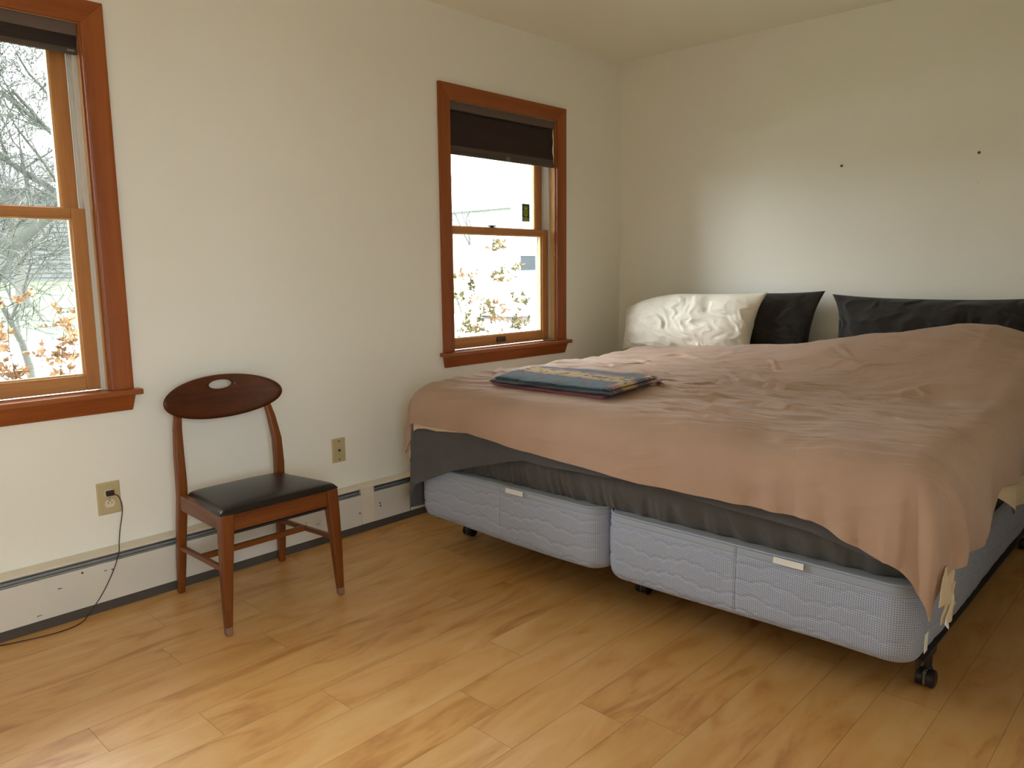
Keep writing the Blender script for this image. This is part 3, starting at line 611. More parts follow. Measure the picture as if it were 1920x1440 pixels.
# mattress + fitted sheet: rounded slab again
def puff_slab(y0, y1, x0, x1, z0, z1, R, f):
    """closed rounded slab; f(s, t, nx, ny) adds outward offset on the wall"""
    pts = []
    def arc(cx, cy, a0, a1, n=14):
        for k in range(n+1): a = a0+(a1-a0)*k/n; pts.append((cx+R*math.cos(a), cy+R*math.sin(a), math.cos(a), math.sin(a)))
    def line(ax, ay, bx, by, nx, ny, n):
        for k in range(1, n): t = k/n; pts.append((ax+(bx-ax)*t, ay+(by-ay)*t, nx, ny))
    arc(x0+R, y1-R, PI/2, PI); line(x0, y1-R, x0, y0+R, -1, 0, 420); arc(x0+R, y0+R, PI, 1.5*PI)
    line(x0+R, y0, x1-R, y0, 0, -1, 300); arc(x1-R, y0+R, 1.5*PI, 2*PI); line(x1, y0+R, x1, y1-R, 1, 0, 30); arc(x1-R, y1-R, 0, PI/2); line(x1-R, y1, x0+R, y1, 0, 1, 120)
    P = np.array(pts); n = len(P); s = np.concatenate([[0], np.cumsum(np.hypot(np.diff(P[:, 0]), np.diff(P[:, 1])))])
    nz = 40; t = np.linspace(0, 1, nz)[:, None]; Z = z0+(z1-z0)*t+0*P[None, :, 0]; Sg = s[None, :]+0*t
    re = .05; q = z1-Z; inset = np.where(q < re, re-np.sqrt(np.maximum(re**2-(re-q)**2, 0)), 0)
    off = f(Sg, t+0*Sg)-inset
    A = np.stack([P[None, :, 0]+P[None, :, 2]*off, P[None, :, 1]+P[None, :, 3]*off, Z], -1); V = A.reshape(-1, 3).tolist(); F = []
    for i in range(nz-1):
        for j in range(n): F.append((i*n+j, (i+1)*n+j, (i+1)*n+(j+1) % n, i*n+(j+1) % n))
    F.append(tuple(range(n))); F.append(tuple((nz-1)*n+j for j in range(n))[::-1])
    return V, F
tag(obj('mattress', puff_slab(-2.355, -.475, XF+.05, -.07, .388, .655, .08, lambda s, t: .004*np.sin(PI*t)), mat('mattress_ticking', (.6, .6, .58), .9), org=(-1.06, -1.42, .388), smooth=True), 'king-size mattress wrapped in grey sheets on the box springs', 'mattress')
def fit(s, t):
    puff = .022*np.sin(PI*np.clip(t/.62, 0, 1))**.8
    w = .55+.45*np.sin(s*2.3+1)
    low = np.exp(-((t-.05)/.28)**2)
    g = .006*low*w*np.sin(s*150+2.5*np.sin(s*31)+5*t*np.sin(s*9))+.004*low*np.sin(s*67+3*t)
    rd = .010*ridge(s*9+t*1.2, t*1.6+s*1.5, 3)*np.sin(PI*np.clip(t/.7, 0, 1))*.5
    seam = -.010*np.exp(-((t-.62)/.03)**2)
    return puff+g+rd+seam-.012
tag(obj('fitted_sheet', puff_slab(-2.385, -.445, XF+.028, -.06, .3865, .665, .085, fit), M_fitted, org=(-1.06, -1.42, .3865), smooth=True), 'dark grey fitted sheet with puckered hem stretched round the mattress', 'sheet')

# draped cloth: core rectangle + overhangs
def interp(x, tab): a = np.array(tab); o = np.argsort(a[:, 0]); return np.interp(x, a[o, 0], a[o, 1])
def drape(xf, yl, yr, xh, ztop, r, hemF, hemL, hemR, n=(300, 300), inset=0., fold=None, flare=.05, wr=None, pn=2.):
    """xf: foot core edge (x), yl/yr: left/right core edges (y), xh: head end. hem*: z of the hem along each side."""
    nu, nv = n
    arc = r*PI/2
    def e_of(z_hem, zt): d = zt-z_hem; return np.where(d > r, arc+(d-r), r*np.arccos(np.clip(1-d/r, -1, 1)))
    zc = lambda x, y: ztop(x, y)
    u = np.linspace(-1, 1, nu); v = np.linspace(0, 1, nv)
    # allocate samples across: left overhang 20%, core 58%, right 22%
    U = np.zeros((nv, nu)); Vv = np.zeros((nv, nu)); EX = np.zeros((nv, nu)); EY = np.zeros((nv, nu)); CX = np.zeros((nv, nu)); CY = np.zeros((nv, nu))
    a = np.linspace(0, 1, nu)[None, :]+np.zeros((nv, 1)); b = np.linspace(0, 1, nv)[:, None]+np.zeros((1, nu))
    aL, aR, bF = .16, .80, .76      # fractions
    CY = np.where(a < aL, yl, np.where(a > aR, yr, yl+(yr-yl)*(a-aL)/(aR-aL)))
    CX = np.where(b > bF, xf, xh+(xf-xh)*b/bF)
    eF = e_of(interp(CY, hemF), zc(CX, CY)); eL = e_of(interp(CX, hemL), zc(CX, CY)); eR = e_of(interp(CX, hemR), zc(CX, CY))
    ey = np.where(a < aL, (aL-a)/aL*eL, np.where(a > aR, -(a-aR)/(1-aR)*eR, 0)); ex = np.where(b > bF, -(b-bF)/(1-bF)*eF, 0)
    d = np.hypot(ex, ey)+1e-9; nx, ny = ex/d, ey/d; d = (np.abs(ex)**pn+np.abs(ey)**pn)**(1/pn)+1e-9
    hor = np.where(d < arc, r*np.sin(np.minimum(d, arc)/r), r+flare*(d-arc)); dr = np.where(d < arc, r*(1-np.cos(np.minimum(d, arc)/r)), r+(d-arc))
    top = zc(CX, CY)
    th = np.where(d > 1e-6, np.arctan2(-ny, -nx), 0)   # 0 = towards foot
    X = CX+nx*hor; Y = CY+ny*hor; Z = top-dr
    hang = sstep(.3*arc, arc+.12, d)
    if fold is not None:
        f = fold(X, Y, CX, CY, th, d-arc)*hang; X = X+nx*f; Y = Y+ny*f
    if wr is not None:
        w = wr(X, Y, d, CX, CY, ex, ey); k = np.clip(d/arc, 0, 1)*PI/2
        X = X+nx*np.sin(k)*w; Y = Y+ny*np.sin(k)*w; Z = Z+np.cos(k)*w
    if inset:
        k = np.clip(d/arc, 0, 1)*PI/2; X = X-nx*np.sin(k)*inset; Y = Y-ny*np.sin(k)*inset; Z = Z-np.cos(k)*inset
    return np.stack([X, Y, Z], -1)

HEAD = [(-.3, .762), (-.6, .772), (-1.06, .795), (-1.35, .822), (-1.5, .848), (-1.84, .893), (-2.05, .932), (-2.2, .937), (-2.32, .905), (-2.5, .84)]
def duvet_top(x, y):
    base = .742+.012*np.sin((y+.4)*1.6)-.022*sstep(-1.6, -2.35, y)-.012*sstep(-1.7, -2.05, x)
    hd = interp(y, HEAD); span = .45+.35*sstep(-1.3, -2.2, y)
    k = sstep(-.42-span, -.40, x); z = base+(hd-base)*k
    z = z+.018*fbm(x*2.1+3, y*1.8, 11, 2)
    return z-.085*sstep(-.40, -.27, x)**1.3
# creases on the top, (x,y) polylines in metres, (amplitude, width)
STROKES = [
 ([(-1.15,-1.08),(-1.25,-1.35),(-1.38,-1.62),(-1.45,-1.80)], .012, .020),
 ([(-.92,-1.18),(-1.02,-1.42),(-1.18,-1.66),(-1.16,-1.90)], .016, .022),
 ([(-1.02,-1.30),(-1.16,-1.45),(-1.25,-1.68),(-1.20,-1.88)], .013, .016),
 ([(-1.50,-1.30),(-1.60,-1.60),(-1.66,-1.86),(-1.62,-2.05)], .015, .026),
 ([(-1.35,-1.05),(-1.48,-1.25),(-1.56,-1.45)], .008, .014),
 ([(-1.75,-1.42),(-1.82,-1.68),(-1.84,-1.92)], .010, .018),
 ([(-1.70,-1.30),(-1.60,-1.25),(-1.50,-1.22)], .008, .014),
 ([(-.66,-1.46),(-.78,-1.75),(-.92,-1.98)], .018, .030),
 ([(-.55,-1.70),(-.62,-1.95),(-.72,-2.15)], .012, .030),
 ([(-.95,-2.28),(-1.02,-2.10),(-1.16,-2.02)], .014, .022),
 ([(-1.22,-2.28),(-1.28,-2.10),(-1.36,-2.00)], .010, .020),
 ([(-.75,-.60),(-.95,-.85),(-1.02,-1.10)], .008, .020),
 ([(-.98,-.55),(-1.15,-.80),(-1.22,-1.02)], .007, .018),
 ([(-.55,-.75),(-.70,-1.0),(-.85,-1.3)], .008, .024),
 ([(-1.55,-.42),(-1.72,-.60),(-1.95,-.95)], .008, .020),
 ([(-1.90,-1.55),(-1.97,-1.80),(-1.96,-2.02)], .008, .014),
]
_r = random.Random(17)
for _ in range(48):
    x0, y0 = _r.uniform(-1.95, -.5), _r.uniform(-2.25, -.6); a = _r.gauss(0, .45)+(-.25 if y0 > -1.3 else .1); l = _r.uniform(.15, .50); b = _r.gauss(0, .25)
    if y0 > -1.2 and _r.random() < .5: continue
    STROKES.append(([(x0, y0), (x0-l*.5*math.sin(a), y0-l*.5*math.cos(a)), (x0-l*math.sin(a+b), y0-l*math.cos(a+b))], _r.uniform(.003, .008), _r.uniform(.008, .015)))
def strokes(X, Y):
    out = np.zeros_like(X); wx = X+.03*fbm(X*5, Y*5, 2); wy = Y+.03*fbm(X*5, Y*5, 9)
    for pts, A, wd in STROKES:
        best = np.full(X.shape, 9.); sgn = np.zeros_like(X); par = np.zeros_like(X); L = len(pts)-1
        for i in range(L):
            (ax, ay), (bx, by) = pts[i], pts[i+1]; vx, vy = bx-ax, by-ay; l2 = vx*vx+vy*vy
            t = np.clip(((wx-ax)*vx+(wy-ay)*vy)/l2, 0, 1); dx, dy = wx-ax-t*vx, wy-ay-t*vy; dd = np.hypot(dx, dy)
            sd = (dx*vy-dy*vx)/math.sqrt(l2); k = dd < best; best = np.where(k, dd, best); sgn = np.where(k, sd, sgn); par = np.where(k, (i+t)/L, par)
        env = np.sin(PI*np.clip(par, 0, 1))**1.1
        out += A*env*(np.exp(-(best/wd)**2)-.7*np.exp(-((sgn-wd*1.3)/(wd*.9))**2)*np.exp(-(best/(wd*2.6))**2))
    return out
def duvet_wr(X, Y, d, CX, CY, ex, ey):
    A_ = CX+ex; B_ = CY+ey
    wxp = A_+.10*fbm(A_*2.2, B_*2.2, 5, 3); wyp = B_+.10*fbm(A_*2.2, B_*2.2, 8, 3)
    # fine creases running mostly across the bed
    c1 = ridge(wxp*8+wyp*1.8, wyp*2.1, 21, 3)*.0062
    c2 = ridge(wxp*20+wyp*4.5, wyp*5.0, 31, 2)*.0030
    amt = (.35+.65*sstep(-.45, .25, fbm(A_*1.4, B_*1.6, 44, 2)*1.6+.1))
    topm = 1-.75*sstep(0, .12, d)
    w = (c1+c2)*amt*topm+strokes(A_, B_)*(1-sstep(.02, .10, d))*1.0
    w += .006*fbm(A_*6, B_*6, 60, 3)*topm
    # seam ridge of the cover close to the foot edge
    w += -.0035*np.exp(-((A_-(-1.985-.03*np.sin(B_*3)))/.006)**2)*sstep(-1.35, -1.55, B_)
    return w
def duvet_fold(X, Y, CX, CY, th, dd):
    sR = sstep(-1.75, -2.3, CY); corner = sstep(.15, .6, np.abs(th))
    q = CY*1.0
    qw = q+.05*fbm(q*4, dd*3+CX*2, 91, 2)+.10*dd
    sM = sstep(-1.35, -1.9, CY); low = .35+.65*np.clip(dd/.15, 0, 1)
    f = (.011*np.sin(qw*23+1.3*np.sin(q*5))*(.2+.8*sM)+(np.abs(np.sin(qw*29+.6))**1.6-.4)*.020*sM*(.5+.5*np.sin(q*9+1))+.007*np.sin(qw*61)*sR)*low
    f = f+.022*np.sin(th*9.0+1.0)*corner*np.sign(CY+1.4)*-1
    f = f+.010*fbm(q*9+dd*3, CX*9+dd*4, 77, 2)
    f = f+.016*np.sin(CX*17+.8)*(np.abs(th) > 1.5)
    return np.maximum(f, -.008)+.016*sR
HF = [(-.40, .585), (-.53, .572), (-.80, .575), (-.93, .566), (-1.09, .550), (-1.31, .539), (-1.59, .522), (-1.82, .528), (-2.05, .527), (-2.15, .530), (-2.21, .508), (-2.30, .472), (-2.37, .446)]
HL = [(-2.13, .56), (-2.0, .50), (-1.7, .47), (-.3, .50)]
HR = [(-2.13, .47), (-2.0, .46), (-1.80, .452), (-1.68, .432), (-1.62, .50), (-1.55, .555), (-1.30, .53), (-1.1, .52), (-.3, .6)]
du = drape(-2.005, -.495, -2.335, -.27, duvet_top, .125, HF, HL, HR, (560, 560), fold=duvet_fold, flare=.03, wr=duvet_wr)
D = obj('duvet', grid(du), M_duvet, org=(-1.06, -1.42, .68), smooth=True, solid=.006)
tag(D, 'rumpled pinkish-tan duvet spread over the bed, hanging over its foot', 'duvet')
HF2 = [(a, z+(-.022 if a > -.85 else .012)*(1) if a > -.85 else z+.02) for a, z in HF]
HF2 = [(-.40, .535), (-.53, .555), (-.60, .553), (-.80, .572), (-.9, .585), (-1.09, .58), (-1.6, .56), (-2.2, .56), (-2.37, .50)]
HL2 = [(-2.13, .47), (-2.0, .44), (-1.7, .45), (-.3, .52)]
HR2 = [(-2.13, .47), (-2.02, .47), (-1.9, .49), (-1.62, .56), (-1.5, .50), (-1.35, .42), (-1.15, .41), (-.9, .5), (-.3, .62)]
li = drape(-2.005, -.495, -2.335, -.28, duvet_top, .125, HF2, HL2, HR2, (260, 220), inset=.016, fold=duvet_fold, flare=.02, wr=duvet_wr)
obj('duvet_lining', grid(li), M_lining, D, smooth=True, label='cream underside')
# crumpled cream corner flap with its ties at the right foot corner
def flap(pts, name, parent, m, seed, n=14, lab=None):
    a, b, c, d = [np.array(p, float) for p in pts]; P = np.zeros((n*2, n, 3))
    for i in range(n*2):
        for j in range(n):
            s, t = i/(n*2-1), j/(n-1); p = (a*(1-t)+b*t)*(1-s)+(d*(1-t)+c*t)*s
            w = .010*float(fbm(s*2+seed, t*2, seed, 2)); P[i, j] = p+np.array([w, -abs(w)*1.0+w*.4, w*.5])
    return obj(name, grid(P), m, parent, smooth=True, solid=.0015, label=lab)
flap([(-2.075, -2.458, .46), (-1.985, -2.462, .47), (-2.05, -2.470, .36), (-2.13, -2.462, .37)], 'corner_flap', D, M_lining, 3, lab='crumpled cream corner of the underside')
flap([(-2.03, -2.464, .41), (-1.995, -2.466, .40), (-2.06, -2.474, .325), (-2.125, -2.468, .33)], 'corner_flap', D, M_lining, 5, lab='crumpled cream corner of the underside')
flap([(-2.035, -2.468, .375), (-2.005, -2.470, .345), (-2.095, -2.476, .315), (-2.115, -2.472, .335)], 'care_label', D, M_tag, 6, lab='white sewn label')
flap([(-1.955, -2.436, .42), (-1.93, -2.438, .42), (-1.955, -2.438, .35), (-1.975, -2.438, .355)], 'duvet_tie', D, mat('tie_cotton', (.45, .45, .42), .9), 7, n=8, lab='pale fabric tie')

# grey flat sheet between duvet and fitted sheet
SF = [(-.40, .30), (-.45, .30), (-.67, .396), (-.90, .462), (-1.0, .49), (-1.06, .503), (-1.12, .501), (-1.38, .507), (-1.56, .511), (-1.81, .497), (-2.13, .482), (-2.25, .455), (-2.37, .44)]
SL = [(-2.13, .185), (-2.0, .175), (-1.8, .30), (-1.2, .35), (-.3, .4)]
SR = [(-2.13, .47), (-.3, .5)]
def sheet_fold(X, Y, CX, CY, th, dd):
    left = sstep(-.75, -.45, CY)
    return .004*np.sin(CY*27+2)+.010*fbm(CY*6, dd*5+CX*4, 13, 2)-.026*np.exp(-((th-(-.62))/.16)**2)*(CY > -.6)+.014*np.exp(-((th+1.1)/.3)**2)*(CY > -.6)+.012*np.exp(-((th+.25)/.2)**2)*(CY > -.6)
sh = drape(-2.045, -.455, -2.345, -.2, lambda x, y: .684+0*x, .05, SF, SL, SR, (320, 260), fold=sheet_fold, flare=.035, pn=7., wr=lambda X, Y, d, CX, CY, ex, ey: .003*ridge(CY*5+ex*3, CX*3+ex*8, 5)*sstep(0, .05, d))
tag(obj('flat_sheet', grid(sh), M_sheet, org=(-1.06, -1.42, .5), smooth=True, solid=.002), 'slate-grey flat sheet hanging below the duvet, drooping to the floor at the window-side corner', 'sheet')

# ------------------------------------------------------------------ pillows
def pillow(name, y0, y1, h, th, x, zb, lean, m, seed, label, left=1.0, right=1.0, wr=1.0, rotz=0, sag=0., hem=0, rtilt=0.):
    """standing on its long edge, leaning back against the wall (x=0)"""
    nu, nv = 120, 80; u = np.linspace(-1, 1, nu)[:, None]+np.zeros((1, nv)); v = np.linspace(-1, 1, nv)[None, :]+np.zeros((nu, 1))
    wdt = abs(y1-y0)/2; yc = (y0+y1)/2; parts = []
    su = np.sign(u); ear = .10
    # pinched sides with pointed corners
    pin = 1-ear*(1-np.abs(v)**2.2)*np.abs(u)**4*np.where(u < 0, left, right); pinv = 1-ear*.9*(1-np.abs(u)**2.5)*np.abs(v)**4
    # slump of the left end (u=-1)
    slump = sag*np.clip(-u, 0, 1)**2.2*np.clip(v+.2, 0, 1.2)
    prof = (np.clip(1-np.abs(u)**2.6, 0, 1)**.55)*(np.clip(1-np.abs(v)**2.4, 0, 1)**.6)
    wu = u+.35*fbm(u*1.7+seed, v*1.7, seed+9, 3); wv = v+.5*fbm(u*1.9, v*1.5+seed, seed+4, 3)
    crease = (ridge(wu*3.2+wv*.9+seed, wv*1.1-wu*.3, seed, 2)-.5)*.010*wr+(ridge(wu*7+wv*2.5+seed, wv*2.2, seed+3, 2)-.5)*.004*wr+.02*fbm(u*1.5+seed, v*1.5, seed+6, 2)
    for side in (-1, 1):
        uu = yc-u*wdt*pin*-1 if False else yc+u*wdt*pin*(1 if y1 > y0 else -1)
        zz = h/2*(1+v*pinv)-slump*h
        xx = side*(th/2*prof)+ side*crease*np.clip(prof*2.5, 0, 1)
        cl = zz*math.sin(lean); X = x+xx*math.cos(lean)+cl; Z = zb+zz*math.cos(lean)-xx*math.sin(lean)*.6
        Yw = uu + rtilt*(zz/h)*np.clip(u, 0, 1)*(1 if y1 > y0 else -1)
        parts.append(np.stack([X, Yw, Z], -1))
    V1, F1 = grid(parts[0]); V2, F2 = grid(parts[1]); n = len(V1)
    V = V1+V2; F = F1+[tuple(n+i for i in q[::-1]) for q in F2]
    o = obj(name, (V, F), m, org=(x, yc, zb), smooth=True)
    w = o.modifiers.new('weld', 'WELD'); w.merge_threshold = .0005
    return tag(o, label, 'pillow')
pillow('pillow', -.235, -1.065, .36, .20, -.30, .715, .14, M_pwhite, 3, 'rumpled white pillow leaning at the head of the bed nearest the window wall', sag=.26, wr=.9, right=.9, left=.3, rtilt=.06)
pillow('pillow', -.62, -1.325, .38, .15, -.165, .70, .12, M_pgrey, 7, 'charcoal grey pillow half hidden behind the white pillow', wr=.7, rtilt=.05, sag=.3)
pillow('pillow', -1.425, -2.36, .41, .21, -.26, .665, .25, M_pgrey, 12, 'long charcoal grey pillow propped on the right side of the headboard wall', wr=1.3, left=1.3)

# ------------------------------------------------------------------ folded towel
def towel():
    m, t, b = nodes('striped_terry'); b.inputs['Roughness'].default_value = 1; b.inputs['Sheen Weight'].default_value = .4; b.inputs['Specular IOR Level'].default_value = .1
    tcn = t.nodes.new('ShaderNodeTexCoord'); s = t.nodes.new('ShaderNodeSeparateXYZ')
    nz = t.nodes.new('ShaderNodeTexNoise'); nz.inputs['Scale'].default_value = 22; nz.inputs['Detail'].default_value = 4; t.links.new(tcn.outputs['Object'], nz.inputs[0])
    ad = t.nodes.new('ShaderNodeVectorMath'); ad.operation = 'MULTIPLY_ADD'; ad.inputs[1].default_value = (.035, .035, .0); t.links.new(nz.outputs['Color'], ad.inputs[0]); t.links.new(tcn.outputs['Object'], ad.inputs[2])
    t.links.new(ad.outputs[0], s.inputs[0])
    mr = t.nodes.new('ShaderNodeMapRange'); mr.inputs[1].default_value = -.20; mr.inputs[2].default_value = .23; t.links.new(s.outputs['X'], mr.inputs[0])
    r = t.nodes.new('ShaderNodeValToRGB'); r.color_ramp.interpolation = 'EASE'; e = r.color_ramp.elements
    teal, navy, pink, yel = (.026, .085, .135, 1), (.010, .014, .04, 1), (.42, .15, .16, 1), (.52, .38, .13, 1)
    stops = [(0, navy), (.05, teal), (.33, teal), (.37, navy), (.41, pink), (.47, yel), (.62, yel), (.69, pink), (.76, teal), (.90, teal), (.95, navy), (1, pink)]
    e[0].position = 0; e[0].color = stops[0][1]; e[1].position = 1; e[1].color = stops[-1][1]
    for p, c in stops[1:-1]: q = e.new(p); q.color = c
    t.links.new(mr.outputs[0], r.inputs[0])
    vo = t.nodes.new('ShaderNodeTexNoise'); vo.inputs['Scale'].default_value = 26; vo.inputs['Detail'].default_value = 5; t.links.new(tcn.outputs['Object'], vo.inputs[0])
    gt = t.nodes.new('ShaderNodeMapRange'); gt.inputs[1].default_value = .54; gt.inputs[2].default_value = .60; t.links.new(vo.outputs[0], gt.inputs[0])
    mx = t.nodes.new('ShaderNodeMix'); mx.data_type = 'RGBA'; mx.inputs[7].default_value = (.03, .03, .05, 1); t.links.new(gt.outputs[0], mx.inputs[0]); t.links.new(r.outputs[0], mx.inputs[6]); t.links.new(mx.outputs[2], b.inputs['Base Color'])
    n2 = t.nodes.new('ShaderNodeTexNoise'); n2.inputs['Scale'].default_value = 350; n2.inputs['Detail'].default_value = 3; t.links.new(tcn.outputs['Object'], n2.inputs[0])
    bp = t.nodes.new('ShaderNodeBump'); bp.inputs['Strength'].default_value = .8; bp.inputs['Distance'].default_value = .004; t.links.new(n2.outputs[0], bp.inputs['Height']); t.links.new(bp.outputs[0], b.inputs['Normal'])
    m2 = m.copy(); m2.name = 'striped_terry_end'
    r2 = [n for n in m2.node_tree.nodes if n.type == 'VALTORGB'][0].color_ramp; st2 = [(0, navy), (.11, navy), (.17, pink), (.26, pink), (.33, yel), (.50, yel), (.56, pink), (.62, navy), (.76, navy), (.83, pink), (.90, yel), (1, pink)]
    while len(r2.elements) > 2: r2.elements.remove(r2.elements[1])
    r2.elements[0].position = 0; r2.elements[0].color = navy; r2.elements[1].position = 1; r2.elements[1].color = pink
    for p, c in st2[1:-1]: q = r2.elements.new(p); q.color = c
    pm = mat('terry_edge_pink', (.34, .10, .13), 1, bump=.8, bscale=350)
    ctr = (-1.72, -1.0, .74); r_ = thing('folded_towel', ctr, 'folded terry towel in teal, pink and yellow stripes lying on the duvet', 'towel')
    def layer(name, z0, th, x0, x1, y0, y1, m_, seed, ry=0):
        nu, nv = 70, 90; a = np.linspace(0, 2*PI, nu, endpoint=False)[None, :]; yv = np.linspace(0, 1, nv)[:, None]
        # section in xz: flattened superellipse; swept along y
        ca, sa = np.cos(a), np.sin(a); sx_ = np.sign(ca)*np.abs(ca)**.28; sz_ = np.sign(sa)*np.abs(sa)**.55
        xc_, hw = (x0+x1)/2, (x1-x0)/2; ye = y0+(y1-y0)*yv
        endk = (np.clip(1-np.abs(2*yv-1)**26, 0, 1))**.5; endk = np.maximum(endk, .02)
        X = xc_+hw*sx_*(.985+.015*endk)*(1+.12*yv)+.035*yv + .012*fbm(yv*5, sx_*1+0*yv, seed)
        Yy = ye+.06*sx_*hw/.25*.6+0*X
        zz = z0+th/2+th/2*sz_*endk
        base = duvet_top(np.clip(X, -2.0, 0), np.clip(Yy, -2.3, -.47))
        zz = zz+base+.004*fbm(X*14, Yy*14, seed+2, 3)*(sz_ > -.2)
        P = np.stack([X, Yy, zz], -1); n = nu; V = P.reshape(-1, 3).tolist(); F = []
        for i in range(nv-1):
            for j in range(n): F.append((i*n+j, i*n+(j+1) % n, (i+1)*n+(j+1) % n, (i+1)*n+j))
        F.append(tuple(range(n))[::-1]); F.append(tuple((nv-1)*n+j for j in range(n)))
        o = obj(name, (V, F), m_, r_, smooth=True)
        if isinstance(m_, list): o.data.polygons.foreach_set('material_index', [1 if i >= nv-6 else 0 for i in range(nv-1) for j in range(n)]+[0, 1])
        return o
    layer('towel_fold', .003, .015, -1.925, -1.555, -.705, -1.270, pm, 4)
    layer('towel_fold', .014, .016, -1.930, -1.520, -.700, -1.295, m2, 5)
    layer('towel_fold', .026, .018, -1.915, -1.560, -.715, -1.285, [m, m2], 6)
towel()

# ------------------------------------------------------------------ outdoors
def ground_z(y): return np.interp(y, [0, 10.5, 13.5, 25, 60], [-.55, -.5, -.15, .95, 1.3])
ys = np.concatenate([np.linspace(.3, 30, 60), [45, 60, 110]]); xs_ = np.linspace(-60, 120, 60)
G = np.array([[(x, y, float(ground_z(y))+.05*math.sin(x*.7+y)) for y in ys] for x in xs_])
M_pave = mat('pale_bounce_ground', (.34, .33, .31), .9)  # added unseen ground, pale so no green light bounces indoors
M_grass = mat('lawn_grass', (.060, .085, .035), .9, var=.25, vscale=2)
tag(obj('front_bounce_ground', ([(XB-.5,-60,-.56),(120,-60,-.56),(120,YF-.4,-.56),(XB-.5,YF-.4,-.56)], [(0,1,2,3)]), M_pave), kind='structure')
tag(obj('lawn', grid(G), M_grass), 'bright green sloping lawn outside the windows', 'lawn', kind='stuff')
tag(obj('bounce_ground', ([(-60,-60,-.56),(XB-.5,-60,-.56),(XB-.5,.3,-.56),(-60,.3,-.56)], [(0,1,2,3)]), M_pave), kind='structure')
dv = np.array([[(x, y, float(ground_z(y))+.06) for y in np.linspace(10.3, 13.8, 8)] for x in np.linspace(-30, 60, 40)])
tag(obj('driveway', grid(dv), mat('pale_gravel', (.62, .6, .57), .9, var=.1, vscale=4)), 'pale gravel drive crossing the lawn', 'driveway')
M_side = mat('siding', (.062, .064, .058), .8)
M_sidew = mat('white_siding', (.4, .4, .4), .7)
M_roof = mat('grey_shingle', (.07, .07, .072), .9, var=.2, vscale=8)
M_roofw = mat('pale_roof', (.6, .6, .6), .9)
def house(name, x0, x1, y0, y1, z0, z1, zr, m, label, wins, gable='x'):
    r = thing(name, ((x0+x1)/2, (y0+y1)/2, z0), label, 'house'); g = [box(x0, x1, y0, y1, z0, z1)]
    k = z0+.15
    while k < z1: g.append(([(x0-.001, y0-.03, k), (x1+.001, y0-.03, k), (x1+.001, y0, k+.14), (x0-.001, y0, k+.14)], [(0,1,2,3)])); g.append(([(x0-.001, y0-.03, k), (x1+.001, y0-.03, k), (x1+.001, y0, k-.002), (x0-.001, y0, k-.002)], [(0,1,2,3)])); k += .15
    if gable == 'y': xm = (x0+x1)/2; g.append(([(x0, y0, z1), (x1, y0, z1), (xm, y0, zr), (x0, y1, z1), (x1, y1, z1), (xm, y1, zr)], [(0,1,2), (3,5,4)]))
    obj('siding', join(*g), m, r)
    if gable == 'y':
        for s, xe in ((-1, x0-.4), (1, x1+.4)): obj('roof', ([(xe, y0-.4, z1-.25), (xe, y1+.4, z1-.25), (xm, y1+.4, zr+.1), (xm, y0-.4, zr+.1), (xe, y0-.4, z1-.35), (xe, y1+.4, z1-.35), (xm, y1+.4, zr), (xm, y0-.4, zr)], [(0,1,2,3), (4,7,6,5), (0,3,7,4), (1,5,6,2), (0,4,5,1)]), M_roofw, r)
    else:
        ym = (y0+y1)/2; obj('roof', ([(x0-.4, y0-.5, z1-.1), (x1+.4, y0-.5, z1-.1), (x1+.4, ym, zr), (x0-.4, ym, zr), (x0-.4, y1+.5, z1-.1), (x1+.4, y1+.5, z1-.1)], [(0,1,2,3), (3,2,5,4), (0,3,4), (1,5,2)]), M_roof, r)
    for a, b, c, d in wins:
        w = obj('window', join(*frame_xz(a, b, c, d, .08, .08, .08, .08, y0-.08, y0)), M_sidew, r); obj('pane', box(a+.05, b-.05, y0-.05, y0-.03, c+.05, d-.05), mat('dark_pane', (.08, .1, .12), .1), w)
    return r
house('neighbour_house', -8, 12, 26, 34, .8, 4.0, 5.6, M_side, 'grey clapboard house beyond the lawn, seen through the window at the left edge', [(-1, 0.2, 2, 3.4), (7, 8.2, 2, 3.4)])
house('white_house', 24.5, 40, 24, 34, .7, 4.6, 8.2, M_sidew, 'white gabled house seen through the window by the bed', [(30, 31.2, 2, 3.4)], gable='y')
# van on the drive
def van():
    x, y, z = 13.4, 12.2, -.20; r = thing('parked_van', (x, y, z), 'white van parked on the drive, seen through the lower pane by the bed', 'van')
    prof = [(-2.4, .14), (2.3, .14), (2.35, 1.0), (2.2, 1.25), (1.55, 1.35), (.9, 2.05), (-2.35, 2.1), (-2.45, 1.0)]
    obj('van_body', loft([[(x+a, yy, z+b) for a, b in prof] for yy in (y-.95, y+.95)]), mat('white_car_paint', (.75, .77, .8), .3), r, bevel=.06, seg=3)
    M_cw = mat('car_glass', (.036, .042, .046), .7, spec=.05)
    for a, b in ((-2.1, -1.5), (-1.38, -.75)): obj('side_window', box(x+a, x+b, y-.96, y-.93, z+1.38, z+1.78), M_cw, r)
    obj('side_window', loft([[(x+a, yy, z+b) for a, b in ((0, 1.35), (1.35, 1.35), (.8, 1.9), (0, 1.9))] for yy in (y-.96, y-.93)]), M_cw, r)
    for a in (-1.6, 1.5):
        for yy in (y-.98, y+.78): obj('wheel', lathe((x+a, yy, z+.34), [(.2, -.0), (.34, .02), (.34, .18), (.2, .2)], axis='y', n=24), mat('washed_out_tyre', (.10, .10, .10), .8), r)  # tyres painted grey to imitate glare washing out their black
van()
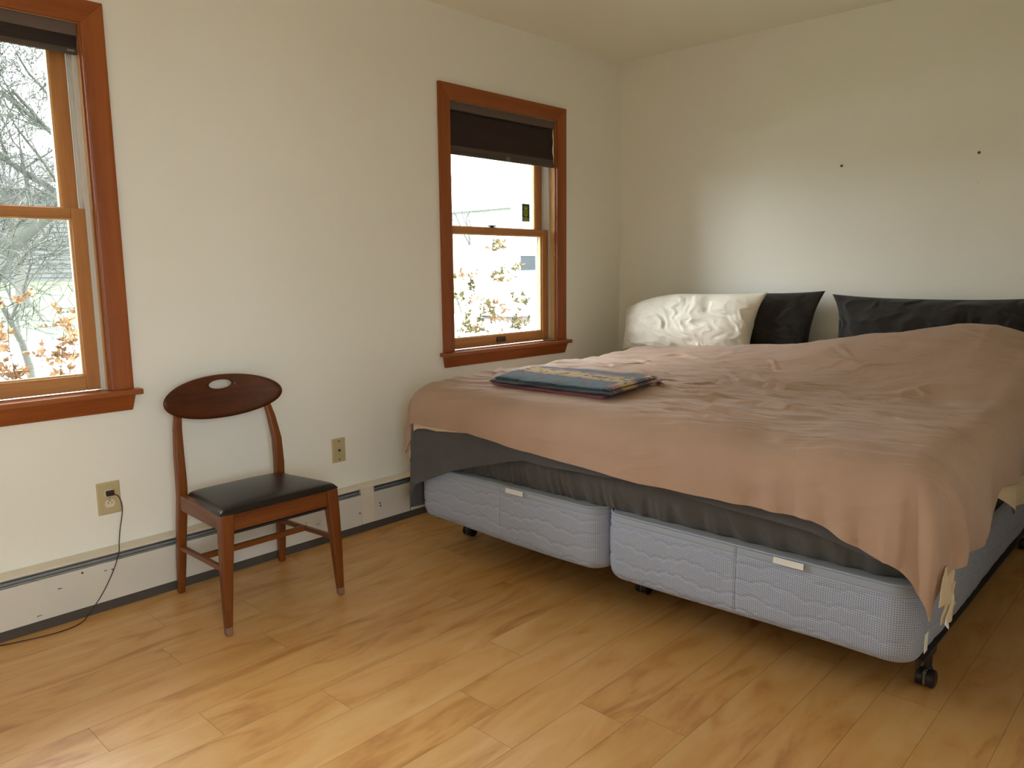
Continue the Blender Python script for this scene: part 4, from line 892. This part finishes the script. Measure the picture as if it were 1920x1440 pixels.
# trees
def tree(name, base, L, rad, seed, label, lean=(0, 0), depth=6, m=None, first=None, spread=.6):
    rng = random.Random(seed); g = []
    def grow(p, d, l, r, k):
        n = 4; pts = [p]; rr = [r]; q = p.copy(); dd = d.copy()
        for i in range(n):
            dd = (dd+Vector((rng.uniform(-1,1), rng.uniform(-1,1), rng.uniform(-.8,.9)))*.22).normalized(); q = q+dd*l/n; pts.append(q.copy()); rr.append(r*(1-.4*(i+1)/n))
        g.append(tube(pts, rr, 7 if k > 3 else 3, caps=False))
        if k <= 0: return
        for _ in range(rng.choice((3, 3, 4)) if k > 1 else 3):
            i = rng.choice((2, 3, 4)); nd = (dd+Vector((rng.uniform(-1,1), rng.uniform(-1,1), rng.uniform(-.6,.8)))*spread*1.3).normalized()
            grow(pts[i].copy(), nd, l*rng.uniform(.60, .86), max(.004, rr[i]*rng.uniform(.38, .66)), k-1)
    if first:
        pts = [Vector(p) for p in first]; rr = [rad*(1-.35*i/(len(pts)-1)) for i in range(len(pts))]; g.append(tube(catmull([tuple(p) for p in pts], 5), [rad*(1-.35*i/((len(pts)-1)*5)) for i in range((len(pts)-1)*5+1)], 10))
        for i in range(1, len(pts)):
            for _ in range(3): grow(pts[i].copy(), Vector((rng.uniform(-1,1), rng.uniform(-.7,.7), rng.uniform(-.1,1.0))).normalized(), L, rad*rng.uniform(.25, .5), depth-1)
    else: grow(Vector(base), Vector((lean[0], lean[1], 1)).normalized(), L, rad, depth)
    o = obj(name, join(*g), m or M_bark, org=base, smooth=True)
    return tag(o, label, 'tree')
M_bark = mat('grey_bark', (.046, .049, .038), .9, var=.3, vscale=6)
M_bark3 = mat('light_twigs', (.066, .068, .058), .9)
M_bark2 = mat('pale_twigs', (.068, .067, .057), .9)
tree('bare_apple_tree', (-2.9, 7.2, -.52), 1.0, .105, 5, 'gnarled bare tree with mossy leaning trunk outside the window at the left edge', first=[(-2.9, 7.2, -.55), (-2.3, 7.1, .3), (-1.75, 7.0, 1.35), (-1.40, 7.0, 1.75), (-1.05, 7.05, 2.05), (-.8, 7.1, 2.6), (-.9, 7.0, 3.4)], depth=6, spread=.75)
tree('bare_tree', (-.9, 9.6, -.5), 1.5, .06, 44, 'second twiggy bare tree just behind the leaning one at the left edge', depth=6, m=M_bark2, spread=.8)
tree('bare_tree', (1.5, 19, .4), 2.2, .16, 11, 'thin bare tree in front of the grey house', depth=6, m=M_bark2)
tree('bare_tree', (15.5, 17.5, .2), 2.0, .075, 27, 'slender bare tree beside the white house, seen by the bed', depth=6, m=M_bark3)
tree('bare_tree', (18.5, 27, .9), 3, .2, 31, 'bare tree left of the white house, furthest back', depth=6, m=M_bark3)
# shrubs: arching stems with clusters of young leaves
def leaf(p, d, s, rng):
    d = d.normalized(); a = d.cross(Vector((rng.uniform(-1,1), rng.uniform(-1,1), rng.uniform(-1,1)))).normalized(); n = d.cross(a); t = p+d*s
    return ([tuple(p), tuple(p+d*s*.35+a*s*.28+n*s*.04), tuple(p+d*s*.7+a*s*.2), tuple(t-n*s*.08), tuple(p+d*s*.7-a*s*.2), tuple(p+d*s*.35-a*s*.28+n*s*.04)], [(0,1,2,3,4,5)])
def shrub(base, stems, seed, label, lm):
    rng = random.Random(seed); st, lf = [], []
    for dx, dy, h in stems:
        p = Vector(base); pts = [p.copy()]; n = 8
        for i in range(1, n+1):
            t = i/n; pts.append(Vector((base[0]+dx*t**1.3+rng.uniform(-.015,.015), base[1]+dy*t+rng.uniform(-.015,.015), base[2]+h*t-.1*abs(dx)*t*t)))
        st.append(tube(pts, [.005*(1-.7*i/n) for i in range(n+1)], 5))
        for i in range(4, n+1):
            for _ in range(3 if i > 5 else 1):
                q = pts[i]; d = Vector((rng.uniform(-1,1), rng.uniform(-1,1), rng.uniform(-.2,1))).normalized(); l = rng.uniform(.06, .16); e = q+d*l; st.append(tube([q, e], [.002, .001], 3))
                for _ in range(rng.randint(9, 20)): lf.append(leaf(q.lerp(e, rng.uniform(.3, 1.1)), Vector((rng.uniform(-1,1), rng.uniform(-1,1), rng.uniform(-.5,1))), rng.uniform(.022, .044), rng))
    r = thing('shrub', base, label, 'shrub'); obj('stems', join(*st), mat('shrub_stem', (.025, .018, .014), .9, spec=.1), r); obj('leaves', join(*lf), lm, r)
M_lo = mat('young_orange_leaf', (.17, .095, .048), .8, spec=.1, var=.3, vscale=20); M_ly = mat('young_yellow_leaf', (.072, .062, .022), .8, spec=.1, var=.3, vscale=20)
shrub((-3.12, 1.25, -.55), [(-.15, .1, 1.35), (.25, .05, 1.5), (-.35, .0, 1.55), (.45, .1, 1.3), (.05, .2, 1.6), (-.5, .1, 1.2), (.15, -.1, 1.1), (-.05, .25, 1.42), (.35, .2, 1.45), (-.2, .3, 1.7), (.1, .3, 1.25), (.2, .15, 1.35)], 3, 'orange-leaved shrub close outside the window at the left edge', M_lo)
shrub((-2.70, 1.5, -.55), [(-.3, .1, 1.2), (.2, .05, 1.35), (-.1, .0, 1.5), (-.45, .1, 1.45)], 8, 'thin twiggy shrub at the right of the left window view', M_lo)
shrub((.15, 1.2, -.55), [(-.2, .1, 1.6), (.2, .05, 1.75), (-.35, .0, 1.4), (.35, .1, 1.5), (.0, .1, 1.9), (.5, 0, 1.2), (-.45, .1, 1.75), (-.1, .2, 1.3), (.3, .2, 1.05), (-.3, .2, 1.0)], 5, 'yellow-leaved shrub close outside the window by the bed', M_ly)
shrub((.5, 1.6, -.55), [(-.3, .1, 1.7), (.1, .05, 1.9), (-.1, .0, 1.5), (.3, .1, 1.3)], 9, 'orange-tinged shrub behind the yellow one, seen by the bed', M_lo)
